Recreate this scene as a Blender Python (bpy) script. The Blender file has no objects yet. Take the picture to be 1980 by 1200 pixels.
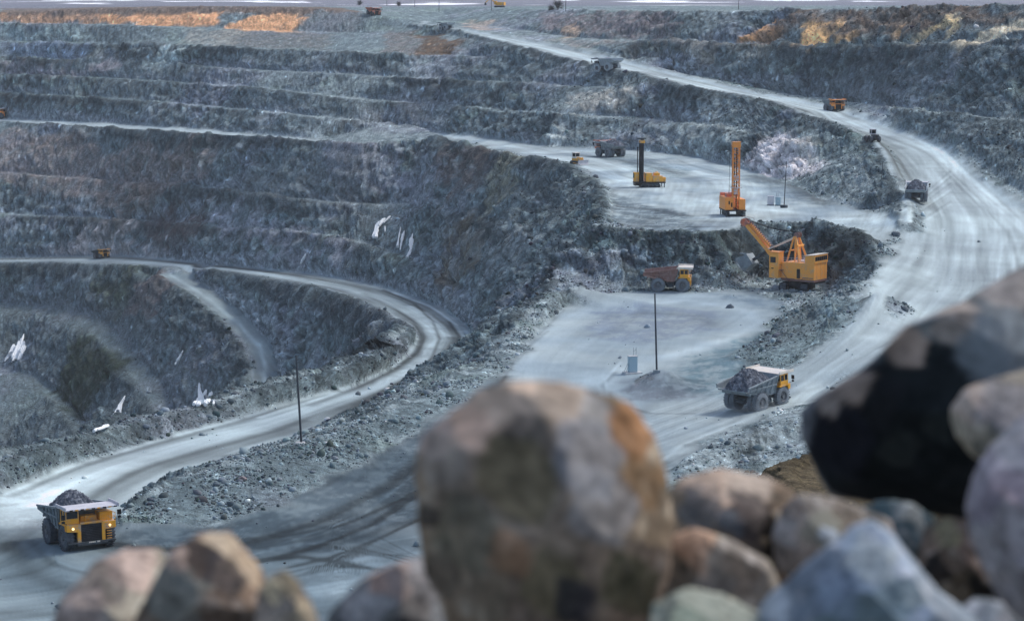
import bpy, bmesh, math, random
import numpy as np
from mathutils import Vector, Matrix
from mathutils.geometry import delaunay_2d_cdt

# ------------------------------------------------------------------ camera, sky, sun, exposure
scene = bpy.context.scene
F_PX, CX, CY, HOR = 4675.0, 990.0, 600.0, -15.0       # focal length in photo pixels, image centre, horizon row
PITCH = math.atan((CY - HOR) / F_PX)
cam_d = bpy.data.cameras.new("camera")
cam = bpy.data.objects.new("camera", cam_d)
scene.collection.objects.link(cam)
cam.location = (0, 0, 0)
cam.rotation_euler = (math.radians(90) - PITCH, 0, 0)
cam_d.sensor_width = 36.0
cam_d.lens = 36.0 * F_PX / 1980.0
cam_d.clip_start = 0.2
cam_d.clip_end = 12000
cam_d.dof.use_dof = True
cam_d.dof.focus_distance = 480.0
cam_d.dof.aperture_fstop = 3.4
scene.camera = cam

SUN_EL, SUN_AZ = math.radians(50), math.radians(62)   # azimuth from +Y (into the picture), negative = left
world = bpy.data.worlds.new("World")
scene.world = world
world.use_nodes = True
nt = world.node_tree
bg = nt.nodes["Background"]
sky = nt.nodes.new("ShaderNodeTexSky")
sky.sky_type = 'NISHITA'
sky.sun_disc = False
sky.sun_elevation = SUN_EL
sky.sun_rotation = SUN_AZ
sky.air_density = 1.0
sky.dust_density = 3.0
sky.ozone_density = 1.5
hsv = nt.nodes.new("ShaderNodeHueSaturation")            # thin overcast: a paler sky
hsv.inputs["Saturation"].default_value = 0.88
nt.links.new(sky.outputs[0], hsv.inputs["Color"])
nt.links.new(hsv.outputs[0], bg.inputs[0])
bg.inputs[1].default_value = 0.15
sun_d = bpy.data.lights.new("sun", 'SUN')
sun_d.energy = 1.15
sun_d.angle = math.radians(10)
sun_d.color = (1.0, 0.95, 0.88)
sun = bpy.data.objects.new("sun", sun_d)
scene.collection.objects.link(sun)
sdir = Vector((math.sin(SUN_AZ) * math.cos(SUN_EL), math.cos(SUN_AZ) * math.cos(SUN_EL), math.sin(SUN_EL)))
sun.rotation_euler = sdir.to_track_quat('Z', 'Y').to_euler()
scene.view_settings.view_transform = 'Standard'
scene.view_settings.look = 'None'
scene.view_settings.exposure = 0.30
scene.view_settings.gamma = 1.0
scene.render.resolution_x, scene.render.resolution_y = 1024, 620
scene.cycles.max_bounces = 5
scene.cycles.volume_bounces = 1
scene.cycles.volume_step_rate = 4
random.seed(4)
rng = np.random.default_rng(11)

# ------------------------------------------------------------------ projection helpers (used to survey positions)
CP, SP = math.cos(PITCH), math.sin(PITCH)
def ray(px, py):
    u = (px - CX) / F_PX; v = -(py - CY) / F_PX
    return Vector((u, CP + v * SP, -SP + v * CP))
def P(px, py, k):
    """world point of a photo pixel; k < 178: metres below the camera, else metres ahead of it"""
    r = ray(px, py)
    t = (-k / r.z) if k < 178 else (k / r.y)
    return r * t

# ------------------------------------------------------------------ numpy noise
_perm = np.random.default_rng(5).permutation(4096).astype(np.int64)
_grad = np.random.default_rng(6).normal(size=(4096, 3)); _grad /= np.linalg.norm(_grad, axis=1)[:, None]
def pnoise(x, y, z):
    xi, yi, zi = np.floor(x), np.floor(y), np.floor(z)
    fx, fy, fz = (x - xi), (y - yi), (z - zi)
    xi, yi, zi = xi.astype(np.int64), yi.astype(np.int64), zi.astype(np.int64)
    u = fx * fx * fx * (fx * (fx * 6 - 15) + 10); v = fy * fy * fy * (fy * (fy * 6 - 15) + 10); w = fz * fz * fz * (fz * (fz * 6 - 15) + 10)
    out = 0
    for dx in (0, 1):
        wx = u if dx else 1 - u
        hx = _perm[(xi + dx) & 4095]
        for dy in (0, 1):
            wy = v if dy else 1 - v
            hy = _perm[(hx + yi + dy) & 4095]
            for dz in (0, 1):
                wz = w if dz else 1 - w
                g = _grad[_perm[(hy + zi + dz) & 4095]]
                out = out + wx * wy * wz * (g[:, 0] * (fx - dx) + g[:, 1] * (fy - dy) + g[:, 2] * (fz - dz))
    return out * 1.5
def fbm(x, y, z, s, o=3, seed=0.0, ridged=False):
    a, f, t, n = 1.0, 1.0 / s, 0, 0.0
    for i in range(o):
        v = pnoise(x * f + seed + 17.3 * i, y * f + seed * 1.7, z * f - seed)
        if ridged: v = 1 - 2 * np.abs(v)
        n = n + a * v; t += a; a *= 0.5; f *= 2.03
    return n / t
def sstep(e0, e1, x):
    t = np.clip((x - e0) / (e1 - e0), 0, 1); return t * t * (3 - 2 * t)
# ------------------------------------------------------------------ the pit: surveyed break lines -> TIN -> height grid
TP = []                                                 # TIN points
def line(pts, step=5.0, dz=0.0, dy=0.0):
    W = [P(*p) for p in pts]
    out = []
    for a, b in zip(W[:-1], W[1:]):
        n = max(1, int((b - a).length / step))
        for i in range(n): out.append(a.lerp(b, i / n))
    out.append(W[-1])
    for p in out: TP.append((p.x, p.y + dy, p.z + dz))
    return out
def bench(pts, w=9.0, fall=0.3):
    a = line(pts)
    for p in a: TP.append((p.x, p.y + w, p.z + fall * 0.3))
    return a
def offset(pts, off):
    out = []
    for i, p in enumerate(pts):
        a = pts[max(0, i - 1)]; b = pts[min(len(pts) - 1, i + 1)]
        t = Vector((b.x - a.x, b.y - a.y, 0)).normalized()
        out.append(Vector((p.x - t.y * off, p.y + t.x * off, p.z)))
    return out
# pit floor beside the foreground and the shovel floor
line([(-300,1300,65.5),(500,1300,65),(1200,1300,64),(1900,1300,60),(2400,1300,56)], 15)
line([(-300,1180,65.6),(0,1180,65.6),(400,1150,65.2),(800,1150,65),(1200,1150,64.6),(1500,1100,64)], 15)
line([(60,1080,66),(400,1060,65.3),(800,1000,65),(1100,900,64.5)], 15)
line([(1000,760,64.2),(1200,760,64),(1400,790,63.5)], 12)
line([(1000,700,64),(1200,660,63.5),(1350,660,63.2)], 12)
line([(1180,600,63),(1300,590,62.7),(1480,600,62.7)], 12)
E_L = [(-150,1010,66),(0,952,66.2),(130,900,67.5),(300,850,69.5),(450,810,71.5),(570,775,74),(680,745,78),(750,712,82.5),(790,680,87),(802,655,90),(790,630,93),(740,603,95.5),(690,578,97.5),(620,556,99.5),(540,542,102),(430,524,106),(330,518,109.5),(230,512,112.5),(100,507,115.5),(0,508,118),(-150,510,122)]
E_R = [(215,1020,66),(300,940,67.2),(345,915,67.8),(450,883,69.5),(583,847,71.5),(700,798,75),(780,762,79),(850,727,84),(903,692,88),(925,656,91),(911,633,94),(874,601,96.5),(820,578,98.5),(760,560,99.5),(700,546,100.5),(600,528,102),(450,513,106),(300,497,110.5),(240,492,112.5),(100,495,116),(0,497,118),(-150,498,122)]
WL_EL = line(E_L, 4); WL_ER = line(E_R, 4)
# bund along the pit side of the lower road, and the hidden drop behind it
for p, q in zip(WL_EL, offset(WL_EL, 4.0)):
    if q.y < 640:
        TP.append((q.x, q.y, q.z + 3.0))
for off, dz in ((8.5, 1.0), (16, -8), (50, -42)):
    for i, q in enumerate(offset(WL_EL, off)):
        if q.y < 560 and i % 2 == 0: TP.append((q.x, q.y, max(q.z + dz, -150)))
for q in [(-42,560,-150),(-45,650,-142),(-90,480,-165),(-130,560,-175),(-160,700,-175),(-52,735,-138),(-120,780,-172),(-200,600,-175),(-260,800,-175),(-330,560,-175),(-260,420,-175),(-180,400,-172),(-100,400,-150),(-400,700,-175)]:
    TP.append(q)
# rubble ridge between the road and the floor
RC = line([(235,1005,64.6),(345,928,63.4),(450,895,63),(583,860,62.8),(700,816,63.6),(780,787,64),(850,757,64.1),(935,712,63.8),(972,692,63.5)], 4)
line([(240,1040,65.7),(420,1018,65.2),(560,968,65),(700,897,65),(800,835,65),(880,780,64.6),(965,722,64.2),(990,690,64),(1030,640,63.4),(1090,590,62.8)], 5)
line([(972,692,63.5),(1008,640,62.4),(1055,578,60.2),(1085,547,59.2)], 4)
line([(952,682,75),(980,625,72)], 5)
# back of the shovel floor: talus toe, then rock face
line([(1100,572,62.5),(1160,560,62.5),(1240,557,62.5),(1400,557,62.5),(1430,545,62.3)], 4)
line([(1150,525,517),(1240,517,517),(1400,512,519),(1440,500,527)], 4)
line([(1440,541,62.4),(1480,537,62.2),(1520,535,62.1),(1580,537,62.2)], 4)
line([(1605,542,62.2),(1622,550,62.3),(1610,575,62.6),(1560,612,63),(1500,642,63.2),(1430,672,63.3),(1350,695,63.4),(1300,720,63.6)], 4)
# drill pad and its edge
PE = line([(1110,327,52.2),(1150,345,52),(1172,368,52),(1178,400,52),(1176,440,52),(1190,447,52),(1250,450,52),(1300,455,52),(1380,452,52),(1410,447,52),(1430,440,52),(1460,433,52),(1500,430,52),(1560,430,52),(1640,443,52),(1680,462,52.2),(1692,480,52.6)], 3)
line([(1702,510,53.4),(1675,550,54.8),(1650,592,56.6),(1592,650,59),(1532,700,61),(1470,728,62.3),(1400,750,63)], 4)
line([(1120,465,540),(1085,505,528),(1060,540,515)], 4)
line([(1250,340,52),(1400,370,52),(1500,400,52),(1650,420,51.6)], 12)
line([(1200,330,52),(1220,400,52),(1400,420,52),(1600,425,52)], 12)
# upper haul road, pad back edge
UR_F = line([(-300,246,69),(-150,241,67.5),(0,238,66),(200,250,64),(400,262,61.5),(620,278,60),(700,285,60),(830,268,57),(900,285,55),(1000,308,53),(1060,318,52.5),(1110,327,52.2)], 4)
UR_B = line([(-300,232,67.5),(-150,229,66),(0,227,64.6),(200,236,62.5),(400,249,60),(620,268,59),(740,258,58),(830,253,56),(920,262,53.5),(1000,272,53),(1060,283,52.3),(1140,285,52),(1250,292,52),(1350,302,52),(1450,328,52),(1530,352,52),(1600,388,52),(1660,404,51.9),(1730,409,51.4)], 4)
bench([(-300,172,1262),(-150,177,1262),(0,181,1268),(150,188,1210),(300,198,1150),(480,214,1060),(660,232,1000),(820,248,985)], 8)
bench([(-300,140,1290),(-150,142,1285),(0,146,1290),(190,151,1228),(330,160,1170),(490,171,1088),(660,190,1025),(850,205,1002),(960,216,930),(1080,225,850),(1250,230,825),(1340,243,795),(1450,262,742),(1560,283,690)], 9)
bench([(-300,104,1315),(-150,106,1310),(0,110,1300),(190,120,1255),(400,130,1170),(520,138,1115),(660,144,1068),(750,150,1040),(930,160,985),(1100,168,900),(1200,172,868)], 9)
bench([(-300,76,1345),(-150,78,1335),(0,81,1325),(180,85,1270),(350,90,1200),(540,97,1140),(660,101,1100),(740,105,1070),(860,108,1052),(950,113,1010)], 9)
bench([(-300,43,1360),(-150,44,1355),(0,46,1350),(200,48,1300),(400,56,1240),(580,63,1200),(700,66,1170),(800,72,1130),(850,70,1120)], 9)
line([(-300,26,1385),(-150,25,1380),(0,25,1375),(200,17,1335),(400,13,1290),(600,15,1245),(700,24,1215),(760,34,1195),(820,42,1180)], 6)
# central wall ledges, lower pit road toe is E_R
bench([(-300,328,1160),(-150,330,1156),(0,335,1150),(200,350,1095),(300,358,1060),(400,365,1012),(560,385,937),(700,397,907),(800,398,888),(880,415,800),(960,438,730),(1040,470,650),(1072,492,600)], 7)
bench([(-300,408,1110),(-150,410,1112),(0,415,1108),(200,425,1062),(300,433,1030),(400,440,985),(560,450,914),(660,462,880),(740,485,848),(800,505,818),(850,532,775),(880,560,742)], 6)
line([(1000,560,600),(960,590,640)], 5)
# main ramp
E_RR = [(820,46,1185),(875,55,1150),(1000,76,1070),(1150,106,980),(1320,149,905),(1450,180,835),(1550,198,805),(1620,213,785),(1700,235,735),(1790,266,690),(1850,300,650),(1890,338,615),(1940,375,585),(1990,412,555),(2060,470,520),(2120,600,440),(2100,800,350),(1950,1000,285)]
E_RL = [(800,52,1170),(868,60,1125),(1000,94,1000),(1100,120,940),(1250,152,865),(1320,173,818),(1430,191,795),(1500,206,768),(1560,229,730),(1630,250,695),(1680,275,678),(1702,300,650),(1722,350,600),(1745,400,556),(1742,440,528)]
WL_RR = line(E_RR, 4); WL_RL = line(E_RL, 4)
line([(1600,232,750),(1700,262,705),(1770,330,620),(1830,400,560),(1830,470,520),(1780,600,438),(1700,700,380)], 10)
line([(1600,750,61.8),(1500,800,62.4),(1420,830,63),(1330,860,63.4)], 10)
line([(1700,560,53.5),(1640,650,57.5),(1560,730,61)], 8)
# gravel spoil on the near side of the ramp
line([(1290,915,64.2),(1350,870,63.6),(1440,832,62.9),(1530,800,62),(1600,785,61)], 5)
line([(1340,935,64.2),(1440,880,63.6),(1540,850,63.2),(1640,830,62)], 6)
line([(1300,925,63.6),(1360,880,62.4),(1440,845,61.9),(1530,812,61.2)], 5)
# brown knoll close to the viewpoint
line([(1485,912,203),(1500,900,205),(1540,886,208),(1600,878,210),(1720,880,210),(1900,900,212)], 3)
line([(1500,965,187),(1540,958,186),(1620,968,183),(1750,975,181),(1900,980,181)], 3)
line([(1420,960,62),(1480,925,62),(1600,915,62),(1800,930,61)], 6, 0, 0)
TP += [(19.0,y,-62) for y in (165,185,205,225,240)]
TP += [(-400,-60,-1.62),(0,-60,-1.62),(400,-60,-1.62)] + [(x, 6, -1.66) for x in range(-400, 401, 25)] + [(x, 10, -7.5) for x in range(-400, 401, 25)] + [(x, 60, -36) for x in range(-400, 401, 40)] + [(x, 120, -60) for x in range(-400, 401, 40)] + [(x, 165, -65) for x in range(-400, 401, 40) if x < 10] + [(60,170,-58),(120,200,-50),(250,250,-40),(400,300,-30)]
# right-hand walls
line([(1250,133,955),(1330,140,925),(1400,158,872),(1500,180,838),(1620,196,805),(1700,205,762),(1800,218,703),(1900,228,667),(1980,236,638),(2100,250,600),(2300,280,560)], 5)
line([(1250,131,963),(1400,156,884),(1500,178,850),(1620,195,817),(1700,204,775),(1800,217,716),(1900,227,680),(1980,235,650),(2100,249,612),(2300,279,572)], 5)
bench([(880,44,1205),(1000,60,1115),(1100,74,1045),(1200,80,985),(1320,84,935),(1500,90,872),(1700,94,802),(1850,90,747),(1980,80,712),(2100,80,680),(2300,80,640)], 12)
bench([(1250,110,945),(1320,120,930),(1420,135,880)], 4)
line([(870,17,1330),(900,15,1300),(1000,18,1210),(1100,20,1130),(1200,22,1060),(1320,24,985),(1500,20,920),(1700,17,850),(1850,13,790),(1980,12,752),(2100,10,720),(2300,10,680)], 6)
line([(700,15,1400),(800,14,1420),(850,20,1330),(860,30,1290),(840,40,1240)], 6)
# lower left pit: branch road, lower haul benches
BR = [P(*p) for p in [(330,530,110.8),(400,570,905),(460,620,865),(500,665,835),(515,710,808),(512,770,775),(508,850,735)]]
BRd = [BR[0]]
for a_, b_ in zip(BR[:-1], BR[1:]):
    for i in range(1, 13): BRd.append(a_.lerp(b_, i / 12))
for off in (-6, 0, 6):
    for p in offset(BRd, off): TP.append(tuple(p))
G1 = [(-300,585,1040),(-150,590,1042),(0,598,1032),(90,612,1005),(160,640,960),(200,680,920),(250,735,870),(300,795,830),(330,850,800)]
line(G1, 5); line([(-300,575,1056),(-150,577,1060),(0,580,1048),(100,588,1022),(180,605,985),(235,640,945),(270,680,905),(310,730,865),(340,780,840),(365,850,810)], 5)
line([(-150,712,985),(0,718,975),(60,740,940),(110,778,905),(160,840,860)], 5); line([(-150,702,995),(0,706,988),(70,722,955),(130,765,915),(190,840,870)], 5)
line([(-150,860,890),(0,870,885),(60,880,870)], 8)
line([(700,716,726),(650,730,758),(600,740,780),(560,755,785)], 5)
# plateau beyond the rim
for d, h in ((1480,8.0),(1600,9.0)):
    for x in range(-560, 561, 40): TP.append((x, d, -h))
TP += [(-560,1300,-12),(-560,900,-100),(-560,1100,-70),(560,1000,-9),(560,700,-9),(560,500,-14),(560,1200,-8)]

TPa = np.array([tuple(p) for p in TP], float)
_, ui = np.unique(np.round(TPa[:, :2], 1), axis=0, return_index=True)
TPa = TPa[ui]
res = delaunay_2d_cdt([Vector((p[0], p[1])) for p in TPa], [], [], 0, 1e-4)
GX0, GX1, GY0, GY1 = -560, 560, -60, 1600
NX, NY = GX1 - GX0 + 1, GY1 - GY0 + 1
Z = np.full((NY, NX), np.nan)
ov = np.array([[v.x, v.y] for v in res[0]]); oz = np.array([TPa[o[0]][2] if o else 0 for o in res[3]])
for tri in res[2]:
    ax, ay = ov[tri[0]]; bx, by = ov[tri[1]]; cx, cy = ov[tri[2]]
    x0, x1 = max(GX0, math.floor(min(ax, bx, cx))), min(GX1, math.ceil(max(ax, bx, cx)))
    y0, y1 = max(GY0, math.floor(min(ay, by, cy))), min(GY1, math.ceil(max(ay, by, cy)))
    den = (by - cy) * (ax - cx) + (cx - bx) * (ay - cy)
    if abs(den) < 1e-9: continue
    X, Y = np.meshgrid(np.arange(x0, x1 + 1), np.arange(y0, y1 + 1))
    l0 = ((by - cy) * (X - cx) + (cx - bx) * (Y - cy)) / den
    l1 = ((cy - ay) * (X - cx) + (ax - cx) * (Y - cy)) / den
    l2 = 1 - l0 - l1
    m = (l0 >= -1e-6) & (l1 >= -1e-6) & (l2 >= -1e-6)
    Z[Y[m] - GY0, X[m] - GX0] = (l0 * oz[tri[0]] + l1 * oz[tri[1]] + l2 * oz[tri[2]])[m]
for _ in range(80):                                      # fill anything outside the hull from its neighbours
    bad = np.isnan(Z)
    if not bad.any(): break
    for ax_, sh in ((0, 1), (0, -1), (1, 1), (1, -1)):
        R = np.roll(Z, sh, ax_); f = np.isnan(Z) & ~np.isnan(R); Z[f] = R[f]
Z[np.isnan(Z)] = -9
GXa, GYa = np.meshgrid(np.arange(GX0, GX1 + 1.0), np.arange(GY0, GY1 + 1.0))
def add_ridge(pts, h, w, jit=0.45, taper=None):
    """a bund of tipped rock along a polyline"""
    for a, b in zip(pts[:-1], pts[1:]):
        x0, x1 = min(a.x, b.x) - 3 * w, max(a.x, b.x) + 3 * w; y0, y1 = min(a.y, b.y) - 3 * w, max(a.y, b.y) + 3 * w
        i0, i1 = int(max(0, y0 - GY0)), int(min(NY, y1 - GY0 + 2)); j0, j1 = int(max(0, x0 - GX0)), int(min(NX, x1 - GX0 + 2))
        if i0 >= i1 or j0 >= j1: continue
        X, Y = GXa[i0:i1, j0:j1], GYa[i0:i1, j0:j1]
        dx, dy = b.x - a.x, b.y - a.y; L2 = dx * dx + dy * dy + 1e-9
        t = np.clip(((X - a.x) * dx + (Y - a.y) * dy) / L2, 0, 1)
        d2 = (X - a.x - t * dx) ** 2 + (Y - a.y - t * dy) ** 2
        RID[i0:i1, j0:j1] = np.maximum(RID[i0:i1, j0:j1], h * np.exp(-d2 / (w * w)))
RID = np.zeros_like(Z)
add_ridge(offset(WL_RL, 1.5)[:], 1.6, 2.0)
add_ridge([p for p in WL_RR if p.y > 560], 1.2, 2.0)
add_ridge(UR_F, 1.0, 1.6)
add_ridge([p for p in WL_ER if p.y > 640], 0.0, 1.0)
add_ridge(PE[18:], 0.5, 1.2)
RID *= 1 + 0.5 * fbm(GXa.ravel(), GYa.ravel(), 0 * GXa.ravel(), 9, 2, 3.0).reshape(RID.shape)
Z = Z + RID
def blur(A, n=1):
    for _ in range(n):
        A = np.pad(A, 1, mode='edge')
        A = (A[:-2] + 2 * A[1:-1] + A[2:]) / 4
        A = (A[:, :-2] + 2 * A[:, 1:-1] + A[:, 2:]) / 4
    return A
hp = P(1275, 742, 63.6)                                  # small heap that carries a lamp pole
Z = Z + 2.6 * np.exp(-(((GXa - hp.x) / 3.6) ** 2 + ((GYa - hp.y) / 5.5) ** 2))
Z = blur(Z, 1)
gy, gx = np.gradient(blur(Z, 2))
SL = np.hypot(gx, gy)
def bil(A, x, y):
    fx = np.clip(x - GX0, 0, NX - 1.001); fy = np.clip(y - GY0, 0, NY - 1.001)
    i, j = fy.astype(int), fx.astype(int); u, v = fx - j, fy - i
    return (A[i, j] * (1 - u) * (1 - v) + A[i, j + 1] * u * (1 - v) + A[i + 1, j] * (1 - u) * v + A[i + 1, j + 1] * u * v)
def ground(x, y): return float(bil(Z, np.array([x]), np.array([y]))[0])
def hit(px, py, ymin=150.0):
    """the terrain point seen at a photo pixel"""
    r = ray(px, py); ys = np.arange(ymin, 1590, 0.5)
    xs = r.x / r.y * ys; zs = r.z / r.y * ys
    g = bil(Z, xs, ys); k = np.nonzero(g >= zs)[0]
    k = k[0] if len(k) else len(ys) - 1
    return Vector((xs[k], ys[k], g[k]))
# ------------------------------------------------------------------ the ground mesh
NC, NR = 1150, 1280
def build_ground():
    c = np.linspace(-1, 1, NC)
    A = np.where(np.abs(c) < 0.93, 0.225 * c / 0.93, np.sign(c) * (0.225 + 0.5 * ((np.abs(c) - 0.93) / 0.07) ** 2))
    yf = np.concatenate([np.arange(-40, 4, 4.0), np.arange(4, 12, 1.0), np.arange(12, 150, 3.0), np.arange(150, 1590, 1.0), np.geomspace(1591, 9000, 60)])
    Yw = np.maximum(yf, 150)
    XX = A[:, None] * Yw[None, :]; YY = np.broadcast_to(yf, XX.shape)
    ZZ = bil(Z, XX.ravel(), YY.ravel()).reshape(XX.shape)
    far = sstep(1500, 1900, YY)
    ZZ = ZZ * (1 - far) + far * (-9.5 + 3.0 * fbm((XX / 260).ravel(), (YY / 500).ravel(), 0 * XX.ravel(), 1, 2, 8).reshape(XX.shape))
    dz = np.diff(ZZ, axis=1); dy = np.diff(YY, axis=1)
    dist = np.maximum(np.hypot(XX, YY), 150)[:, 1:]
    cost = np.sqrt(dz ** 2 + (0.34 * dy) ** 2) / dist
    k = np.array([.1, .2, .4, .2, .1])
    cost = np.apply_along_axis(lambda v: np.convolve(np.pad(v, 2, 'edge'), k, 'valid'), 0, cost)
    cost = np.where(YY[:, 1:] < 150, cost * 0.25, np.where(YY[:, 1:] > 1600, cost * 0.12, cost))
    cum = np.concatenate([np.zeros((NC, 1)), np.cumsum(cost, 1)], 1)
    rows = np.linspace(0, 1, NR)
    Y = np.empty((NC, NR))
    for i in range(NC): Y[i] = np.interp(rows * cum[i, -1], cum[i], yf)
    X = A[:, None] * np.maximum(Y, 150)
    return X, Y
VX, VY = build_ground()
shape = VX.shape
vx, vy = VX.ravel().copy(), VY.ravel().copy()
vz = bil(Z, vx, vy)
farf = sstep(1500, 1900, vy)
vz = vz * (1 - farf) + farf * (-9.5 + 3.0 * fbm(vx / 260, vy / 500, 0 * vx, 1, 2, 8))
farmesh = vy > 1590
sl = bil(SL, vx, vy); sl[farmesh] = 0
ngx, ngy = bil(gx, vx, vy), bil(gy, vx, vy); ngx[farmesh] = 0; ngy[farmesh] = 0
nl = np.sqrt(1 + ngx ** 2 + ngy ** 2)
nxv, nyv, nzv = -ngx / nl, -ngy / nl, 1 / nl
near = vy < 140

def resample(pts, n):
    a = np.array([tuple(p) for p in pts]); d = np.r_[0, np.cumsum(np.hypot(*np.diff(a[:, :2], axis=0).T))]
    t = np.linspace(0, d[-1], n)
    return np.stack([np.interp(t, d, a[:, k]) for k in range(3)], 1)
def inpoly(x, y, poly):
    c = np.zeros(x.shape, bool); n = len(poly); j = n - 1
    for i in range(n):
        xi, yi = poly[i][0], poly[i][1]; xj, yj = poly[j][0], poly[j][1]
        if yi != yj:
            c ^= ((yi > y) != (yj > y)) & (x < (xj - xi) * (y - yi) / (yj - yi) + xi)
        j = i
    return c
def gridmask(poly, soft=1):
    ys = [p[1] for p in poly]; xs = [p[0] for p in poly]
    i0, i1 = int(max(0, min(ys) - GY0 - 4)), int(min(NY, max(ys) - GY0 + 5)); j0, j1 = int(max(0, min(xs) - GX0 - 4)), int(min(NX, max(xs) - GX0 + 5))
    M = np.zeros_like(Z)
    if i0 < i1 and j0 < j1:
        M[i0:i1, j0:j1] = blur(inpoly(GXa[i0:i1, j0:j1], GYa[i0:i1, j0:j1], poly).astype(float), soft)
    return M
def hits(px): return [hit(*p) for p in px]
# road surfaces as plan polygons
RAMP_L = [P(*p) for p in E_RL] + hits([(1702, 512), (1672, 560), (1640, 615), (1585, 670), (1530, 715), (1450, 765), (1370, 810), (1270, 850), (1150, 900), (1000, 960)])
RAMP_R = [P(*p) for p in E_RR[:15]] + [P(2110, 600, 440), P(1960, 760, 60), P(1700, 790, 61), P(1545, 775, 61.5), P(1440, 822, 62.8), P(1340, 870, 63.8), P(1200, 1000, 64.3)]
ramp_poly = RAMP_L + RAMP_R[::-1]
floor_poly = hits([(1000, 690), (1035, 640), (1090, 590), (1180, 565), (1300, 566), (1440, 562), (1520, 585), (1480, 640), (1420, 690), (1480, 740), (1560, 735), (1450, 800), (1340, 850), (1250, 920)]) + [P(1250, 1100, 64.5), P(800, 1180, 65), P(700, 1100, 65)] + hits([(880, 820), (965, 735)])
pad_poly = hits([(1180, 370), (1180, 420), (1200, 440), (1300, 448), (1400, 446), (1460, 430), (1560, 428), (1640, 440), (1700, 470), (1750, 420), (1660, 406), (1590, 385), (1530, 355), (1450, 330), (1350, 304), (1250, 294), (1140, 287), (1060, 285), (1000, 275), (900, 262), (835, 254)]) + hits([(835, 262), (900, 276), (1000, 297), (1060, 306), (1115, 318)])
uproad_poly = [P(-150, 240, 67.5), P(0, 237, 66), P(200, 249, 64), P(400, 261, 61.5), P(620, 277, 60), P(620, 269, 59), P(400, 250, 60), P(200, 237, 62.5), P(0, 228, 64.6), P(-150, 230, 66)]
low_poly = [P(*p) for p in E_L] + [P(*p) for p in E_R[::-1]]
fore_poly = [P(-400, 1300, 65.5), P(-150, 1010, 66), P(0, 955, 66.2), P(130, 905, 67.5), P(230, 1020, 65.9), P(420, 1018, 65.2), P(560, 968, 65), P(700, 897, 65), P(800, 835, 65), P(965, 725, 64.2), P(1300, 900, 64), P(1300, 1300, 64)]
br_poly = offset(BRd, 4.5) + offset(BRd, -4.5)[::-1]
g1_poly = [P(*p) for p in G1] + [P(*p) for p in [(365,850,810),(340,780,840),(310,730,865),(270,680,905),(235,640,945),(180,605,985),(100,588,1022),(0,580,1048),(-150,577,1060)]]
warp = lambda s, a, sd: a * pnoise(vx / s + sd, vy / s, vz / s)
wx = vx + warp(7, 2.0, 1.1) + warp(2.3, 0.9, 7.7); wy = vy + warp(9, 3.0, 4.2) + warp(2.5, 1.2, 9.1)
px_ = vx + warp(16, 7, 3.3) + warp(4, 3, 5.5); py_ = vy + warp(15, 5, 8.3) + warp(4, 2.5, 6.5)
mroad = np.zeros_like(vx)
ICE = [  # frozen seeps: (label words, strokes of (pixel path, half widths in pixels))
 ('widest white ice fall, hanging from the cliff above the pit road bend', [([(734,431),(730,445),(726,462)],[3,2.5,5]),([(745,425),(738,432),(733,440)],[2.5,3,3]),([(729,434),(726,448),(722,464)],[1.5,2,4]),([(755,421),(748,428),(742,434)],[2.5,2,1.5]),([(745,440),(745,450)],[1.3,1])]),
 ('thin pair of white icicle streaks between two thicker ice falls on the central cliff', [([(782,450),(778,465),(774,486)],[2.5,2.5,1]),([(775,443),(772,460),(769,480)],[1.2,1.5,2.2])]),
 ('white ice fall with a curled foot, rightmost on the central cliff', [([(798,454),(796,470),(795,486),(789,500)],[1.5,4.5,2,4]),([(793,464),(793,476)],[1.5,2])]),
 ('small white ice tongue at the foot of the wall above the winding road', [([(592,494),(588,503),(582,513)],[1.2,2.5,1.5])]),
 ('broad ragged white ice sheet at the left edge of the lower pit', [([(48,648),(42,668),(33,690),(24,702)],[4,8,9,5]),([(30,668),(24,684),(10,700)],[4,5,2]),([(50,668),(44,684),(38,698)],[5,5,3])]),
 ('tiny slanting ice streak in the middle of the lower pit slope', [([(355,681),(348,695),(340,706)],[2,2.5,1.5])]),
 ('tall white ice fall spreading towards the road berm', [([(244,768),(234,785),(228,805),(222,822)],[1.5,4,8,8]),([(222,818),(205,830),(185,838)],[6,5,3])]),
 ('double pointed white ice fall beside the road berm below the branch road', [([(387,742),(387,756),(390,770),(384,786)],[1,3,6,9]),([(400,756),(394,772),(388,787)],[2,5,6]),([(411,758),(407,770),(400,786)],[2,5,6]),([(416,780),(415,788)],[2,2])]),
]
ICE_HITS = [tuple(hit(*q)) for _, ss in ICE for path, _w in ss for q in path]
M = {}
for nm, poly in dict(ramp=ramp_poly, floor=floor_poly, pad=pad_poly, up=uproad_poly, low=low_poly, fore=fore_poly, br=br_poly, g1=g1_poly).items():
    M[nm] = bil(gridmask(poly, 2), wx, wy); mroad = np.maximum(mroad, M[nm] * (0.4 if nm == 'g1' else 1))

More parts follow.
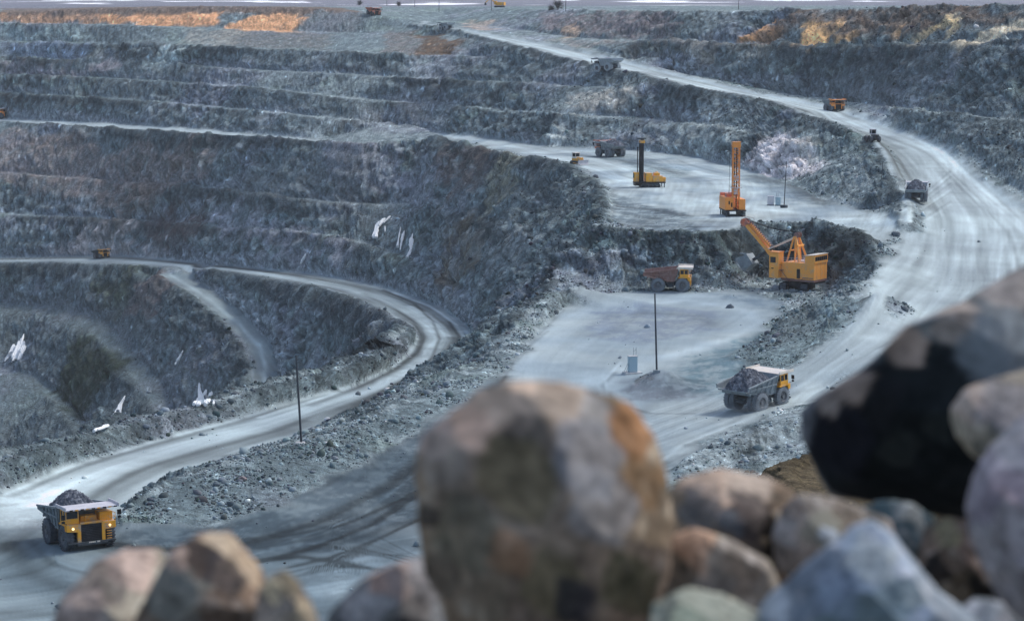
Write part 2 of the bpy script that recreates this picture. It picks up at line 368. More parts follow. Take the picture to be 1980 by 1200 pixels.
# ---------------------------------------------------------------- displacement
dip = vx * 0.95 + vz * 0.32
steep = sstep(0.22, 0.6, sl)
rough = np.clip(1 - mroad * 1.0, 0.0, 1)
rough = np.where(vy < 140, 0.5, rough)
rough = np.where((vx > 12) & (vy < 236), 0.4, rough)
for q in ICE_HITS:                                       # water has smoothed the rock where it freezes
    rough = rough * (1 - 0.9 * np.exp(-((vx - q[0]) ** 2 + (vy - q[1]) ** 2) / 16))
gate = sstep(-0.5, 0.5, pnoise(vx / 45, vy / 45, vz / 30 + 3))
wxn = pnoise(vx / 14, vy / 14, vz / 10) * 5
ribs = fbm((dip + wxn) / 6.5, vy / 8.0, vz / 24.0, 1, 3, 2.0, ridged=True)       # ribs that run down the faces
ribs2 = fbm((dip + wxn) / 2.2, vy / 3.0, vz / 6.0, 1, 3, 12.0, ridged=True)
_rc = np.random.default_rng(21).uniform(-1, 1, 4096)
def cell(a, b, c):
    """one random value for every joint-bounded block of rock"""
    i, j, k = np.floor(a).astype(np.int64), np.floor(b).astype(np.int64), np.floor(c).astype(np.int64)
    return _rc[_perm[(_perm[(_perm[i & 4095] + j) & 4095] + k) & 4095]]
cw1 = pnoise(vx / 5, vy / 5, vz / 5) * 1.6; cw2 = pnoise(vx / 4 + 9, vy / 4, vz / 4) * 1.4
cellA = cell((dip + cw1) / 3.4, (vy + cw2) / 5.0, (vz + .12 * vx + cw2) / 4.2)
cellB = cell((dip + cw2) / 1.3, (vy + cw1) / 2.0, (vz + .12 * vx + cw1 * .6) / 1.5)
lump = fbm(vx, vy, vz * 1.4, 17, 5, 5.0)
crag = fbm(vx, vy, vz, 4.2, 4, 9.0, ridged=True)
fine = fbm(vx, vy, vz, 1.0, 2, 15.0, ridged=True)
big = fbm((vx + 0.5 * vz) / 34, vy / 34, vz / 40, 1, 3, 21.0, ridged=True)
cliff = steep * gate                                                     # fractured rock; the rest is loose talus
talus = steep * (1 - gate)
disp = rough * (cliff * ((ribs - .25) * 2.3 + ribs2 * .3 + cellA * .95 + cellB * .38 + (crag - .2) * 0.5) + talus * (ribs * 0.8 + fine * 0.35 + cellB * .22) + steep * (big - .3) * 4.0 + lump * (0.3 + 1.6 * steep) + crag * (0.22 + 0.33 * steep) * (1 - cliff) + fine * (.15 + .2 * steep))
tz = (vz + 1.8 * pnoise(vx / 22, vy / 22, vz / 30) + .10 * vx + .6 * pnoise(vx / 6, vy / 6, vz / 6)) / 5.2
saw = tz - np.floor(tz); led_g = sstep(-.35, .15, pnoise(vx / 30 + 5, vy / 30, vz / 12))
disp += rough * steep * led_g * 1.0 * (np.where(saw < .82, .5 - saw / .82, (saw - .82) / .18 - .5))       # blasting ledges
disp += (1 - rough) * (0.10 * fbm(vx, vy, 0 * vz, 6, 3, 31.0) + 0.03 * fine)
disp = np.where(farmesh | (vy < 12), 0, disp)
disp *= 1 - 0.25 * sstep(1150, 1450, vy)
led = np.exp(-((ribs - 0.1) ** 2) / 0.02)
# slight terracing of the faces
X = vx + nxv * disp; Y = vy + nyv * disp; ZV = vz + nzv * disp * np.where(steep > 0.5, 0.6, 1.0)

# ---------------------------------------------------------------- rock colour, with shadow lines painted in under the crests
def C(*c): return np.array(c)[None, :]
def mix(a, b, t): return a + (b - a) * np.clip(t, 0, 1)[:, None]
ridge0 = bil(gridmask([tuple(p) for p in RC] + [P(*p) for p in [(990,690,64),(880,780,64.6),(800,835,65),(700,897,65),(560,968,65),(420,1018,65.2),(240,1040,65.7)]], 2), vx, vy)
n1 = fbm(vx, vy, vz * 2, 60, 3, 40.0); n2 = fbm(vx + vz, vy, vz * 1.5, 22, 3, 44.0); n3 = fbm(vx, vy, vz, 5, 3, 48.0)
n7b = fbm(vx, vy, vz, 9, 3, 77.0)
n4 = fbm(dip / 3.5, vy / 6, vz / 16, 1, 3, 52.0); n5 = fbm(vx, vy, vz, 1.3, 2, 57.0)
col = np.broadcast_to(C(.130, .180, .215), (len(vx), 3)).copy()
col = mix(col, C(.205, .240, .315), sstep(0.0, 0.4, n1 + 0.6 * n2))         # lilac grey broken rock
col = mix(col, C(.145, .205, .215), sstep(0.05, 0.4, n2 - 0.3 * n1))        # greenish slate
col = mix(col, C(.050, .075, .090), 0.65 * sstep(0.0, 0.4, n4 + 0.35 * n2) * steep)
col = mix(col, C(.30, .35, .38), 0.25 * sstep(0.1, 0.42, -n4 + 0.35 * n3) * steep)
col = mix(col, C(.24, .295, .345), 0.8 * talus * sstep(-0.2, 0.4, n2))
col = mix(col, C(.30, .36, .405), 0.7 * (1 - sstep(.3, .6, sl)) * (1 - .75 * sstep(1000, 1180, vy)) * (1 - .75 * ridge0) * (1 - .7 * sstep(-105, -115, vz)) * sstep(-0.3, 0.3, n3))
PATCH = [
 ([(-20,515),(300,522),(345,570),(490,690),(490,790),(300,835),(-20,910)], (.075,.10,.115), .55),
 ([(170,30),(300,26),(430,32),(418,54),(300,50),(190,46)], (.62,.34,.20), 1), ([(452,52),(480,36),(520,25),(592,30),(575,64),(455,58)], (.64,.36,.21), 1),
 ([(0,28),(170,28),(185,47),(0,45)], (.38,.24,.17), 1), ([(0,16),(200,14),(600,14),(690,22),(690,30),(0,28)], (.15,.12,.11), .95),
 ([(590,30),(700,30),(700,62),(590,62)], (.17,.18,.21), .6),
 ([(800,60),(892,78),(885,106),(800,109),(815,84)], (.12,.085,.065), .9), ([(740,62),(805,62),(815,108),(745,104)], (.17,.15,.155), .7),
 ([(420,60),(560,64),(640,66),(640,98),(430,88)], (.15,.145,.15), .7), ([(350,60),(470,60),(450,90),(355,88)], (.32,.32,.31), .6),
 ([(1545,91),(1562,46),(1612,46),(1622,60),(1606,91)], (.75,.47,.24), 1), ([(1437,84),(1480,60),(1500,44),(1510,50),(1490,86)], (.5,.27,.13), 1),
 ([(1638,62),(1672,58),(1668,76),(1640,76)], (.5,.33,.18), .9), ([(1738,58),(1767,56),(1762,73),(1738,75)], (.65,.42,.24), .9),
 ([(1780,64),(1862,50),(1850,70),(1800,80)], (.62,.48,.3), .9), ([(1870,88),(1930,62),(1985,50),(1985,68),(1920,84)], (.66,.58,.46), .9),
 ([(1500,50),(1560,20),(1985,14),(1985,48),(1850,50),(1700,70),(1625,62),(1560,44),(1480,90),(1440,90)], (.15,.11,.09), .85),
 ([(1040,30),(1250,28),(1320,50),(1300,80),(1100,72),(1050,60)], (.19,.165,.185), .8), ([(1050,75),(1320,84),(1400,90),(1400,110),(1250,112),(1100,90)], (.25,.235,.24), .7),
 ([(900,40),(950,42),(960,58),(905,56)], (.4,.33,.3), .8), ([(1080,62),(1120,50),(1120,70),(1090,78)], (.45,.33,.25), .8),
 ([(1520,112),(1560,92),(1800,98),(1830,112),(1770,196),(1600,172)], (.075,.098,.125), .75), ([(1320,92),(1500,95),(1520,110),(1320,120)], (.3,.3,.27), .6),
 ([(955,330),(985,300),(1015,305),(1000,390),(960,410),(938,385)], (.22,.22,.175), .7), ([(850,290),(960,300),(950,345),(880,392),(845,380)], (.115,.095,.095), .75),
 ([(1010,330),(1100,330),(1150,380),(1100,450),(1030,420)], (.075,.095,.105), .6),
 ([(875,440),(948,440),(938,520),(905,562),(850,532)], (.115,.10,.08), .75), ([(0,250),(400,272),(425,330),(300,395),(100,378),(0,352)], (.185,.16,.165), .72),
 ([(80,260),(170,262),(150,300),(60,295)], (.15,.125,.12), .5), ([(290,330),(340,345),(300,400),(230,440),(215,430)], (.11,.095,.09), .6),
 ([(270,402),(392,402),(385,482),(330,482),(290,462)], (.065,.055,.06), .8), ([(90,492),(170,452),(240,450),(335,492),(200,492)], (.42,.385,.40), .85),
 ([(1430,342),(1470,270),(1530,264),(1592,292),(1602,332),(1500,347)], (.58,.56,.62), .9), ([(1110,222),(1128,178),(1200,178),(1245,200),(1180,222)], (.42,.42,.41), .8),
 ([(1040,286),(1080,235),(1115,235),(1105,284)], (.44,.50,.53), .8), ([(288,125),(310,90),(372,90),(350,124)], (.36,.45,.49), .85),
 ([(1240,230),(1420,250),(1440,320),(1250,290)], (.33,.39,.42), .6), ([(1540,275),(1620,290),(1560,330)], (.3,.36,.34), .5),
 ([(130,700),(160,645),(200,682),(245,705),(180,805),(115,795)], (.028,.042,.034), .9), ([(200,520),(280,520),(250,600),(190,600)], (.06,.075,.055), .8), ([(280,540),(345,550),(330,590),(255,620)], (.16,.12,.12), .7),
 ([(1400,452),(1430,438),(1660,435),(1690,480),(1610,560),(1580,500),(1440,520)], (.045,.06,.07), .9), ([(1190,452),(1400,455),(1400,500),(1200,500)], (.055,.078,.08), .85),
 ([(1330,705),(1500,642),(1620,592),(1650,620),(1560,690),(1440,742)], (.15,.21,.245), .85), ([(1490,620),(1590,600),(1570,650),(1500,680)], (.10,.125,.14), .8),
 ([(0,82),(180,86),(180,117),(0,107)], (.20,.26,.36), .8), ([(0,112),(230,124),(230,148),(0,142)], (.26,.245,.29), .7), ([(0,48),(180,52),(180,80),(0,78)], (.24,.33,.37), .6),
 ([(100,545),(330,545),(320,640),(100,600)], (.09,.115,.13), .4), ([(1230,735),(1275,720),(1320,760),(1220,765)], (.27,.23,.25), .8),
 ([(1420,820),(1560,790),(1570,880),(1420,900)], (.27,.33,.38), .7), ([(610,285),(770,292),(860,350),(780,372),(640,345)], (.24,.26,.33), .8), ([(400,410),(560,440),(700,475),(690,500),(560,480),(400,440)], (.26,.28,.35), .7), ([(880,415),(1040,470),(1060,500),(960,480),(880,440)], (.30,.34,.38), .7), ([(440,350),(640,300),(760,340),(700,440),(460,400)], (.14,.17,.2), .6)]
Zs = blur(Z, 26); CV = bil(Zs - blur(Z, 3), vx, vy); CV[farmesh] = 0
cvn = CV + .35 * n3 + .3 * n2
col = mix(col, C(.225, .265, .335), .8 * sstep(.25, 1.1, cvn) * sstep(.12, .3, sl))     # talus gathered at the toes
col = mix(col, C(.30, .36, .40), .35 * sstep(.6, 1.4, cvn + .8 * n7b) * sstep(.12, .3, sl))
col = mix(col, C(.050, .072, .088), .75 * sstep(.2, .9, -cvn + .5 * n4) * steep)        # bare rock under the crests, darkened as painted shadow lines
n6 = fbm(dip / 2.6 + 9, vy / 4, vz / 12, 1, 3, 63.0, ridged=True); n7 = fbm(vx, vy, vz, 2.6, 3, 67.0)
col = mix(col, C(.020, .030, .038), .5 * sstep(.42, .68, n6) * steep)       # open joints
col = mix(col, C(.40, .46, .50), .25 * sstep(.33, .55, n7 - .4 * n6))
for px, c, a in PATCH:
    w = hits(px)
    m = bil(gridmask([(p.x, p.y) for p in w], 2), px_, py_)
    m = m * a * ((0.45 if a < .9 else .8) + 0.6 * sstep(-0.35, 0.3, n3 + 0.7 * n4 + 0.4 * n5))
    col = mix(col, C(*c), m)
gs = np.where(vy > 650, 2.2, 1.4); gr_ = fbm(vx / gs, vy / gs, vz / gs, 1, 3, 88.0); gr2 = fbm(dip / 4, vy / 5, vz / 9, 1, 4, 89.0)
col *= np.exp(np.clip(.75 * gr_ + 0.42 * n3 + .2 * n5 + .25 * gr2 * steep - .06, -1.1, .8))[:, None]
col *= (1 + .8 * sstep(.40, .52, gr_ + .15 * n3) * (mroad < .5))[:, None]          # fresh broken faces
col *= np.exp(.30 * cellA * cliff + .26 * cellB * (.35 + .65 * cliff))[:, None] * .93
col *= C(.99, .995, .93)
# dusty haul roads
dust = C(.50, .60, .715)
rn = fbm(vx, vy, 0 * vx, 26, 3, 61.0); rn2 = fbm(vx, vy, 0 * vx, 5, 3, 66.0)
rc = mix(np.broadcast_to(C(.345, .425, .475), col.shape), np.broadcast_to(C(.50, .62, .67), col.shape), 0.5 + 1.2 * rn)
rn3 = fbm(vx, vy, 0 * vx, 11, 4, 69.0) * sstep(-.3, .3, fbm(vx, vy, 0 * vx, 30, 2, 70.0))
def lanefield(L):
    """distance from, and distance along, a road edge for every vertex near it"""
    a = resample(L, 80); s_ = np.r_[0, np.cumsum(np.hypot(*np.diff(a[:, :2], axis=0).T))]
    bd = np.full(len(vx), 1e9); bs = np.zeros(len(vx))
    box_ = np.nonzero((vx > a[:, 0].min() - 70) & (vx < a[:, 0].max() + 70) & (vy > a[:, 1].min() - 40) & (vy < a[:, 1].max() + 40) & (mroad > 0.02))[0]
    X_, Y_ = vx[box_], vy[box_]; b_ = bd[box_]; c_ = bs[box_]
    for i in range(79):
        p, q = a[i], a[i + 1]; dx, dy = q[0] - p[0], q[1] - p[1]; l2 = dx * dx + dy * dy + 1e-9
        t = np.clip(((X_ - p[0]) * dx + (Y_ - p[1]) * dy) / l2, 0, 1); d_ = np.hypot(X_ - p[0] - t * dx, Y_ - p[1] - t * dy)
        m_ = d_ < b_; b_[m_] = d_[m_]; c_[m_] = s_[i] + t[m_] * (s_[i + 1] - s_[i])
    bd[box_] = b_; bs[box_] = c_
    return bd, bs
def ruts(L, sd):
    d_, s_ = lanefield(L); d_ = np.minimum(d_, 200)
    k = pnoise(s_ / 60, d_ / 30, 0 * d_ + sd) * 4
    a = fbm((d_ + k) / 1.5, s_ / 34, 0 * d_ + sd, 1, 3, sd); b = fbm((d_ + k) / 6, s_ / 60, 0 * d_, 1, 2, sd + 3)
    return a, b
rut_a, rut_b = ruts(RAMP_L, 2.0)
ra2, rb2 = ruts([P(*p) for p in E_L[1:]], 7.0); rut_a = np.where(M['low'] > .3, ra2, rut_a); rut_b = np.where(M['low'] > .3, rb2, rut_b)
FP = [P(*p, 65.3) for p in [(-40, 1080), (60, 1012), (130, 1000), (240, 1062), (420, 1072), (600, 1042), (800, 962), (960, 805), (1060, 660), (1200, 585)]]
ra3, rb3 = ruts(FP, 12.0); ff = (M['fore'] > .3) & (M['low'] < .3) & (M['floor'] < .3) | ((M['floor'] > .3) & (M['ramp'] < .3)); fk = np.where(M['floor'] > .3, .35, 1.0); rut_a = np.where(ff, ra3 * fk, rut_a); rut_b = np.where(ff, rb3 * fk, rut_b)
rc = rc * (1 + 0.14 * rn2)[:, None] * np.clip(1 + 0.36 * rut_a + 0.30 * rut_b + .30 * rn3, .45, 1.5)[:, None]
ZV += 0.10 * rut_a * sstep(.5, .9, mroad) * sstep(620, 480, vy)
trk = np.zeros_like(vx)                                  # wheel tracks, as a lightness field
order = np.argsort(vy); vys = vy[order]
def stroke(a, w, amp, cap=None):
    a = np.asarray(a)
    best = {}
    for p, q in zip(a[:-1], a[1:]):
        lo, hi = np.searchsorted(vys, [min(p[1], q[1]) - 2.2 * w, max(p[1], q[1]) + 2.2 * w])
        idx = order[lo:hi]; xs = vx[idx]
        idx = idx[(xs > min(p[0], q[0]) - 2.2 * w) & (xs < max(p[0], q[0]) + 2.2 * w)]
        if not len(idx): continue
        dx, dy = q[0] - p[0], q[1] - p[1]
        t = np.clip(((vx[idx] - p[0]) * dx + (vy[idx] - p[1]) * dy) / (dx * dx + dy * dy + 1e-9), 0, 1)
        d2 = (vx[idx] - p[0] - t * dx) ** 2 + (vy[idx] - p[1] - t * dy) ** 2
        STR[idx] = np.maximum(STR[idx], np.exp(-d2 / (0.5 * w * w)))
    nz = STR > 0.01
    trk[nz] += amp * STR[nz]; STR[nz] = 0
STR = np.zeros_like(vx)
def lanes(L, R, n, fr, wr, ar, seed, t0=0, t1=1, wob=0.05):
    g = np.random.default_rng(seed)
    A_, B_ = resample(L, 90), resample(R, 90)
    for k in range(n):
        f = g.uniform(*fr); ph = g.uniform(0, 6.28, 3); s = np.linspace(0, 1, 90)
        fs = np.clip(f + wob * np.sin(s * 7 + ph[0]) + 0.5 * wob * np.sin(s * 17 + ph[1]), 0.02, 0.98)[:, None]
        c = A_ * (1 - fs) + B_ * fs
        a0 = g.uniform(t0, t0 + 0.6 * (t1 - t0)); a1 = min(t1, a0 + g.uniform(0.25, 0.8))
        c = c[int(a0 * 89):max(int(a1 * 89), int(a0 * 89) + 3)]
        stroke(c, g.uniform(*wr), g.choice([-1, 1]) * g.uniform(*ar))
lanes(RAMP_L, RAMP_R, 46, (0.04, 0.96), (0.5, 1.6), (0.04, 0.13), 3)
lanes(RAMP_L, RAMP_R, 10, (0.1, 0.9), (2.5, 5), (0.05, 0.12), 4)
lanes(RAMP_L, RAMP_R, 7, (0.02, 0.12), (0.5, 1.0), (0.12, 0.25), 5, 0.35, 0.74, 0.015)
LLp = [P(*p) for p in E_L[1:]]; LRp = [P(*p) for p in E_R]
for f, w, a in ((0.05, 0.7, .30), (0.12, 1.0, -.20), (0.33, 2.4, .30), (0.45, 1.6, .12), (0.62, 1.6, -.32), (0.75, 2.2, -.22), (0.88, 1.4, .10), (0.97, .8, .12)):
    A_, B_ = resample(LLp, 110), resample(LRp, 110)
    stroke(A_ * (1 - f) + B_ * f, w, a)
lanes(LLp, LRp, 22, (0.05, 0.95), (0.3, 0.8), (0.05, 0.14), 8)
def S(px, w, a, h=None):
    stroke(resample([hit(*p) if h is None else P(p[0], p[1], h) for p in px], 40), w, a)
for px, w, a in [([(690,577),(740,601),(788,631),(801,655),(787,684),(748,716),(680,749),(600,777),(500,808)], .8, .6), ([(700,567),(760,593),(800,622),(817,652),(808,682),(768,714),(700,747),(600,785)], 1.5, -.32), ([(720,561),(790,592),(824,622),(837,655),(820,690),(778,727),(700,767),(600,812)], 1.3, .16), ([(740,560),(800,586),(838,622),(850,655),(835,692),(790,732),(720,773),(600,832)], .8, -.5),
                 ([(792,592),(822,606),(850,631),(868,650)], 2.0, .4), ([(760,565),(830,591),(880,626),(899,655),(884,686)], 1.0, .45), ([(868,622),(888,650),(884,680)], .6, -.35), ([(900,638),(914,655),(904,676)], 1.0, .45)]: S(px, w, a)
# loops and tracks on the shovel floor
S([(980,760),(1050,660),(1110,610),(1200,580),(1340,572),(1450,575)], 5, .10); S([(1160,640),(1230,590),(1330,580),(1440,600),(1470,625),(1400,660),(1280,690)], 2.5, .12)
S([(1150,650),(1200,610),(1260,605),(1350,610),(1380,630)], 4, -.14); S([(1080,700),(1150,650),(1170,620)], 2.5, .10); S([(1000,790),(1100,770),(1180,720),(1300,690),(1400,660)], 4, .12)
S([(1190,720),(1165,745),(1190,780),(1260,800),(1340,800)], .8, -.2); S([(1200,700),(1170,735),(1180,790),(1260,820)], .5, .15)
S([(970,740),(1000,690),(1060,640)], .5, -.15); S([(1000,700),(1030,660),(1090,600)], .5, -.12); S([(1310,735),(1240,800),(1200,840)], 2.0, -.12)
for k in range(7): S([(1260,850 - k*9),(1360,812 - k*8),(1470,760 - k*9),(1560,700 - k*8)], .45, (-1)**k*.10)
# foreground floor: sweeping tracks round the corner where the loaded truck turns
H5 = 65.3
def S5(px, w, a): S(px, w, a, H5)
S5([(0,1050),(60,1010),(120,985),(230,1060),(420,1070),(600,1040),(800,960),(960,800)], 3.5, -.26)
S5([(215,1045),(330,1062),(480,1050),(620,1010),(760,940),(900,820),(980,740)], 2.0, -.34)
S5([(240,1090),(400,1095),(560,1075),(700,1040),(800,1010)], 1.6, -.2); S5([(220,1052),(360,1075),(520,1062),(700,1000),(860,880)], .4, .22); S5([(500,1085),(640,1070),(810,1040)], .5, .15)
S5([(20,1040),(60,1100),(160,1150),(330,1160)], 2.4, -.22); S5([(60,1035),(100,1080),(190,1110),(330,1120),(500,1110)], 1.0, -.18); S5([(90,1060),(140,1090),(240,1110)], .5, .12)
S5([(0,1180),(150,1185),(300,1180)], 2.5, -.15)
for k in range(12): S5([(470 + k*12,1075 + k*3),(560 + k*22,1090 + k*2),(700 + k*10,1060 + k*9)], .35, -.16 if k % 2 else .10)
for k in range(8): S5([(560 + 14*k,1120 - 3*k),(650 + 12*k,1085 - 6*k),(760 + 9*k,1075 + 2*k)], .28, -.22 if k % 2 else -.1)
for k in range(14): S5([(240,1050 + k*3),(420,1052 + k*3.4),(600,1022 + k*4),(800,930 + k*9)], .35, rng.uniform(-.16,.13))
for px, w, a in [([(470,1095),(600,1062),(720,1018),(900,900)], .9, -.5), ([(500,1085),(580,1078),(660,1090),(700,1100)], 1.2, -.55), ([(560,1098),(640,1080),(720,1050),(820,1005)], .6, -.45), ([(530,1115),(620,1095),(700,1100),(800,1115)], .35, -.4), ([(560,1060),(650,1062),(740,1080),(810,1100)], .3, -.45), ([(590,1055),(690,1062),(800,1090)], .3, -.4), ([(480,1075),(560,1055),(640,1050)], .4, .3), ([(380,1040),(520,1042),(660,1020),(800,960)], .5, -.35), ([(300,1065),(450,1060),(620,1030),(780,965)], .45, .22)]: S5(px, w, a)
# pad
S([(1180,410),(1280,425),(1400,430),(1520,415),(1640,420)], 4, -.12); S([(1180,340),(1240,362),(1290,375),(1400,395),(1600,420),(1740,430)], 4.5, .12); S([(840,257),(1000,285),(1120,320),(1230,352)], 3, .12)
S([(1120,300),(1200,310),(1290,330),(1350,345)], 3, -.22); S([(1450,340),(1530,360),(1600,395)], 4, -.25); S([(1190,435),(1290,440),(1400,438)], 2.2, -.22); S([(1200,400),(1260,405),(1330,418)], 3.0, -.25)
S([(1200,330),(1300,320),(1400,350),(1500,385)], 8, .12)
for k in range(14): S([(1180 + 4*k,395 + 3*k),(1240 + 9*k,398 + 3*k),(1320 + 12*k,412 + 2*k)], .5, rng.uniform(-.2,.14))
for k in range(12): S([(1560,440 - 2*k),(1680,446 - 3*k),(1760,430 - 4*k),(1840,395 - 6*k)], .5, rng.uniform(-.13,.1))
S([(500,665),(512,700),(510,760)], 1.2, .30); S([(330,532),(400,575),(460,625),(500,668)], 1.4, .25); S([(488,690),(492,760)], .7, .25)
rc = rc * np.clip(1 + 1.7 * trk, 0.28, 1.6)[:, None]
dark = np.zeros_like(vx)
rc = mix(rc, rc * 0.55, M['fore'] * sstep(420, 250, vy) * 0.0)
lowf = np.clip(M['low'] * 1.0, 0, 1)
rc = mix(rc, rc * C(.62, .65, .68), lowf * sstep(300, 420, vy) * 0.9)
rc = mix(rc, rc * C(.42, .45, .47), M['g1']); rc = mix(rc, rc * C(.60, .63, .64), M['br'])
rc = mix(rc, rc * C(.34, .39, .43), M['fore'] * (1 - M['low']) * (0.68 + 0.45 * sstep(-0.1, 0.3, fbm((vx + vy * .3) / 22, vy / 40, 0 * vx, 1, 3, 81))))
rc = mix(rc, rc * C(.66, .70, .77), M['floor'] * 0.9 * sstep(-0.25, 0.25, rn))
rc = mix(rc, rc * C(.60, .65, .72), M['pad'] * 0.85 * sstep(-0.1, 0.3, fbm(vx / 16, vy / 30, 0 * vx, 1, 3, 83)))
for px, f, a in [([(1178,372),(1250,392),(1330,418),(1345,447),(1250,450),(1180,442)], (.34,.38,.42), .95), ([(1150,290),(1220,296),(1330,330),(1340,350),(1230,330),(1150,305)], (.5,.55,.58), .8), ([(1330,690),(1480,640),(1560,660),(1480,745),(1380,770),(1300,740)], (.42,.55,.60), .9), ([(1450,335),(1530,352),(1640,400),(1560,395),(1440,350)], (.5,.55,.6), .8),
                 ([(1210,730),(1275,720),(1345,735),(1340,772),(1230,772)], (.55,.53,.56), .9), ([(225,1032),(420,1010),(560,968),(800,840),(960,740),(965,830),(800,1005),(560,1085),(230,1075)], (.42,.46,.5), .95), ([(560,1150),(640,1080),(810,1050),(810,1120),(700,1170)], (1.6,1.6,1.6), .8), ([(0,960),(120,925),(150,960),(60,1020),(0,1060)], (1.5,1.5,1.5), .7), ([(1150,600),(1250,585),(1380,600),(1400,640),(1250,665),(1150,650)], (.62,.64,.74), .8), ([(1380,565),(1560,575),(1600,600),(1500,640),(1470,600)], (.5,.57,.64), .8)]:
    m = bil(gridmask([(p.x, p.y) for p in hits(px)], 2), px_ * .6 + vx * .4, py_ * .6 + vy * .4) * a * (.35 + .8 * sstep(-.35, .2, rn2 + .6 * n5)); rc = mix(rc, rc * C(*f), m)
rc = rc * C(.95, .935, .90) * (1 - .10 * np.clip(M['low'] + M['floor'], 0, 1))[:, None]
edge = np.clip(1 - np.abs(mroad - 0.5) * 2, 0, 1)
rc = mix(rc, rc * 0.48, edge)
mixer = sstep(0.25, 0.75, mroad + 0.18 * n5) * np.where(mroad > 0.6, 1, 0.8)
mixer = mixer * (1 - 0.85 * sstep(0.28, 0.5, sl + 0.1 * n5) * (1 - M['br']))
rubblish = bil(gridmask([tuple(p) for p in RC] + [P(*p) for p in [(990,690,64),(880,780,64.6),(800,835,65),(700,897,65),(560,968,65),(420,1018,65.2),(240,1040,65.7)]], 2), wx, wy)
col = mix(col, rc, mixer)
knoll = sstep(12, 16, vx) * sstep(236, 226, vy) * sstep(150, 165, vy)
col = mix(col, C(.085, .068, .040) * (1 + 0.5 * n5 + 0.4 * n3)[:, None], knoll)
bank = sstep(150, 130, vy)
col = mix(col, C(.10, .095, .09), bank)
farc = mix(np.broadcast_to(C(.15, .16, .20), col.shape), np.broadcast_to(C(.75, .76, .80), col.shape), sstep(0.16, 0.25, fbm(vx / 130, vy / 420, 0 * vx, 1, 3, 71)))
col = mix(col, farc, sstep(1390, 1480, vy))
col = np.clip(col, 0.012, 0.85)

def attr_mesh(name, verts, faces, smooth=True):
    me = bpy.data.meshes.new(name)
    me.vertices.add(len(verts)); me.vertices.foreach_set("co", np.ascontiguousarray(verts, np.float32).ravel())
    nf, k = faces.shape
    me.loops.add(nf * k); me.loops.foreach_set("vertex_index", np.ascontiguousarray(faces, np.int32).ravel())
    me.polygons.add(nf); me.polygons.foreach_set("loop_start", np.arange(0, nf * k, k, dtype=np.int32))
    me.polygons.foreach_set("loop_total", np.full(nf, k, np.int32))
    if smooth: me.polygons.foreach_set("use_smooth", np.ones(nf, bool))
    me.update(calc_edges=True); me.validate()
    return me
idx = np.arange(NC * NR).reshape(NC, NR)
faces = np.stack([idx[:-1, :-1], idx[1:, :-1], idx[1:, 1:], idx[:-1, 1:]], -1).reshape(-1, 4)
gme = attr_mesh("ground", np.stack([X, Y, ZV], 1), faces)
ca = gme.color_attributes.new("rock_colour", 'FLOAT_COLOR', 'POINT')
ca.data.foreach_set("color", np.concatenate([col, np.clip(mixer, 0, 1)[:, None]], 1).astype(np.float32).ravel())
ground_ob = bpy.data.objects.new("ground", gme)
scene.collection.objects.link(ground_ob)
ground_ob["kind"] = "structure"; ground_ob["label"] = "terraced open pit mine of grey blue rock with pale haul roads"

def new_mat(name):
    m = bpy.data.materials.new(name); m.use_nodes = True
    return m, m.node_tree, m.node_tree.nodes["Principled BSDF"]
gm, gt, gb = new_mat("pit_rock_and_dust")
N = gt.nodes.new; Lk = gt.links.new
at = N("ShaderNodeAttribute"); at.attribute_name = "rock_colour"
tc = N("ShaderNodeTexCoord")
def noise(t, scale, detail, co, rough=0.6, typ=None):
    n = t.nodes.new("ShaderNodeTexNoise"); n.inputs["Scale"].default_value = scale; n.inputs["Detail"].default_value = detail; n.inputs["Roughness"].default_value = rough
    if typ: n.noise_type = typ
    t.links.new(co, n.inputs["Vector"]); return n
nA = noise(gt, 0.85, 7, tc.outputs["Object"], 0.7)
vor = N("ShaderNodeTexVoronoi"); vor.inputs["Scale"].default_value = 1.1; vor.feature = 'F1'; Lk(tc.outputs["Object"], vor.inputs["Vector"])
inv = N("ShaderNodeMath"); inv.operation = 'SUBTRACT'; inv.inputs[0].default_value = 1.0; Lk(at.outputs["Alpha"], inv.inputs[1])
mr = N("ShaderNodeMapRange"); mr.inputs["From Min"].default_value = 0.25; mr.inputs["From Max"].default_value = 0.8; mr.inputs["To Min"].default_value = 0.45; mr.inputs["To Max"].default_value = 1.8; Lk(nA.outputs["Fac"], mr.inputs["Value"])
mm = N("ShaderNodeMix"); mm.data_type = 'FLOAT'; mm.inputs["A"].default_value = 1.0; Lk(inv.outputs[0], mm.inputs["Factor"]); Lk(mr.outputs["Result"], mm.inputs["B"])
# scattered pale stones
vs = N("ShaderNodeMath"); vs.operation = 'LESS_THAN'; vs.inputs[1].default_value = 0.16; Lk(vor.outputs["Distance"], vs.inputs[0])
vs2 = N("ShaderNodeMath"); vs2.operation = 'MULTIPLY'; Lk(vs.outputs[0], vs2.inputs[0]); Lk(inv.outputs[0], vs2.inputs[1])
vs3 = N("ShaderNodeMath"); vs3.operation = 'MULTIPLY_ADD'; vs3.inputs[1].default_value = 0.9; Lk(vs2.outputs[0], vs3.inputs[0]); Lk(mm.outputs[0], vs3.inputs[2])
vm = N("ShaderNodeVectorMath"); vm.operation = 'SCALE'; Lk(at.outputs["Color"], vm.inputs[0]); Lk(vs3.outputs[0], vm.inputs["Scale"])
v2 = N("ShaderNodeTexVoronoi"); v2.inputs["Scale"].default_value = 0.75; v2.inputs["Detail"].default_value = 2.5; v2.inputs["Roughness"].default_value = 0.7; v2.inputs["Lacunarity"].default_value = 2.6; Lk(tc.outputs["Object"], v2.inputs["Vector"])
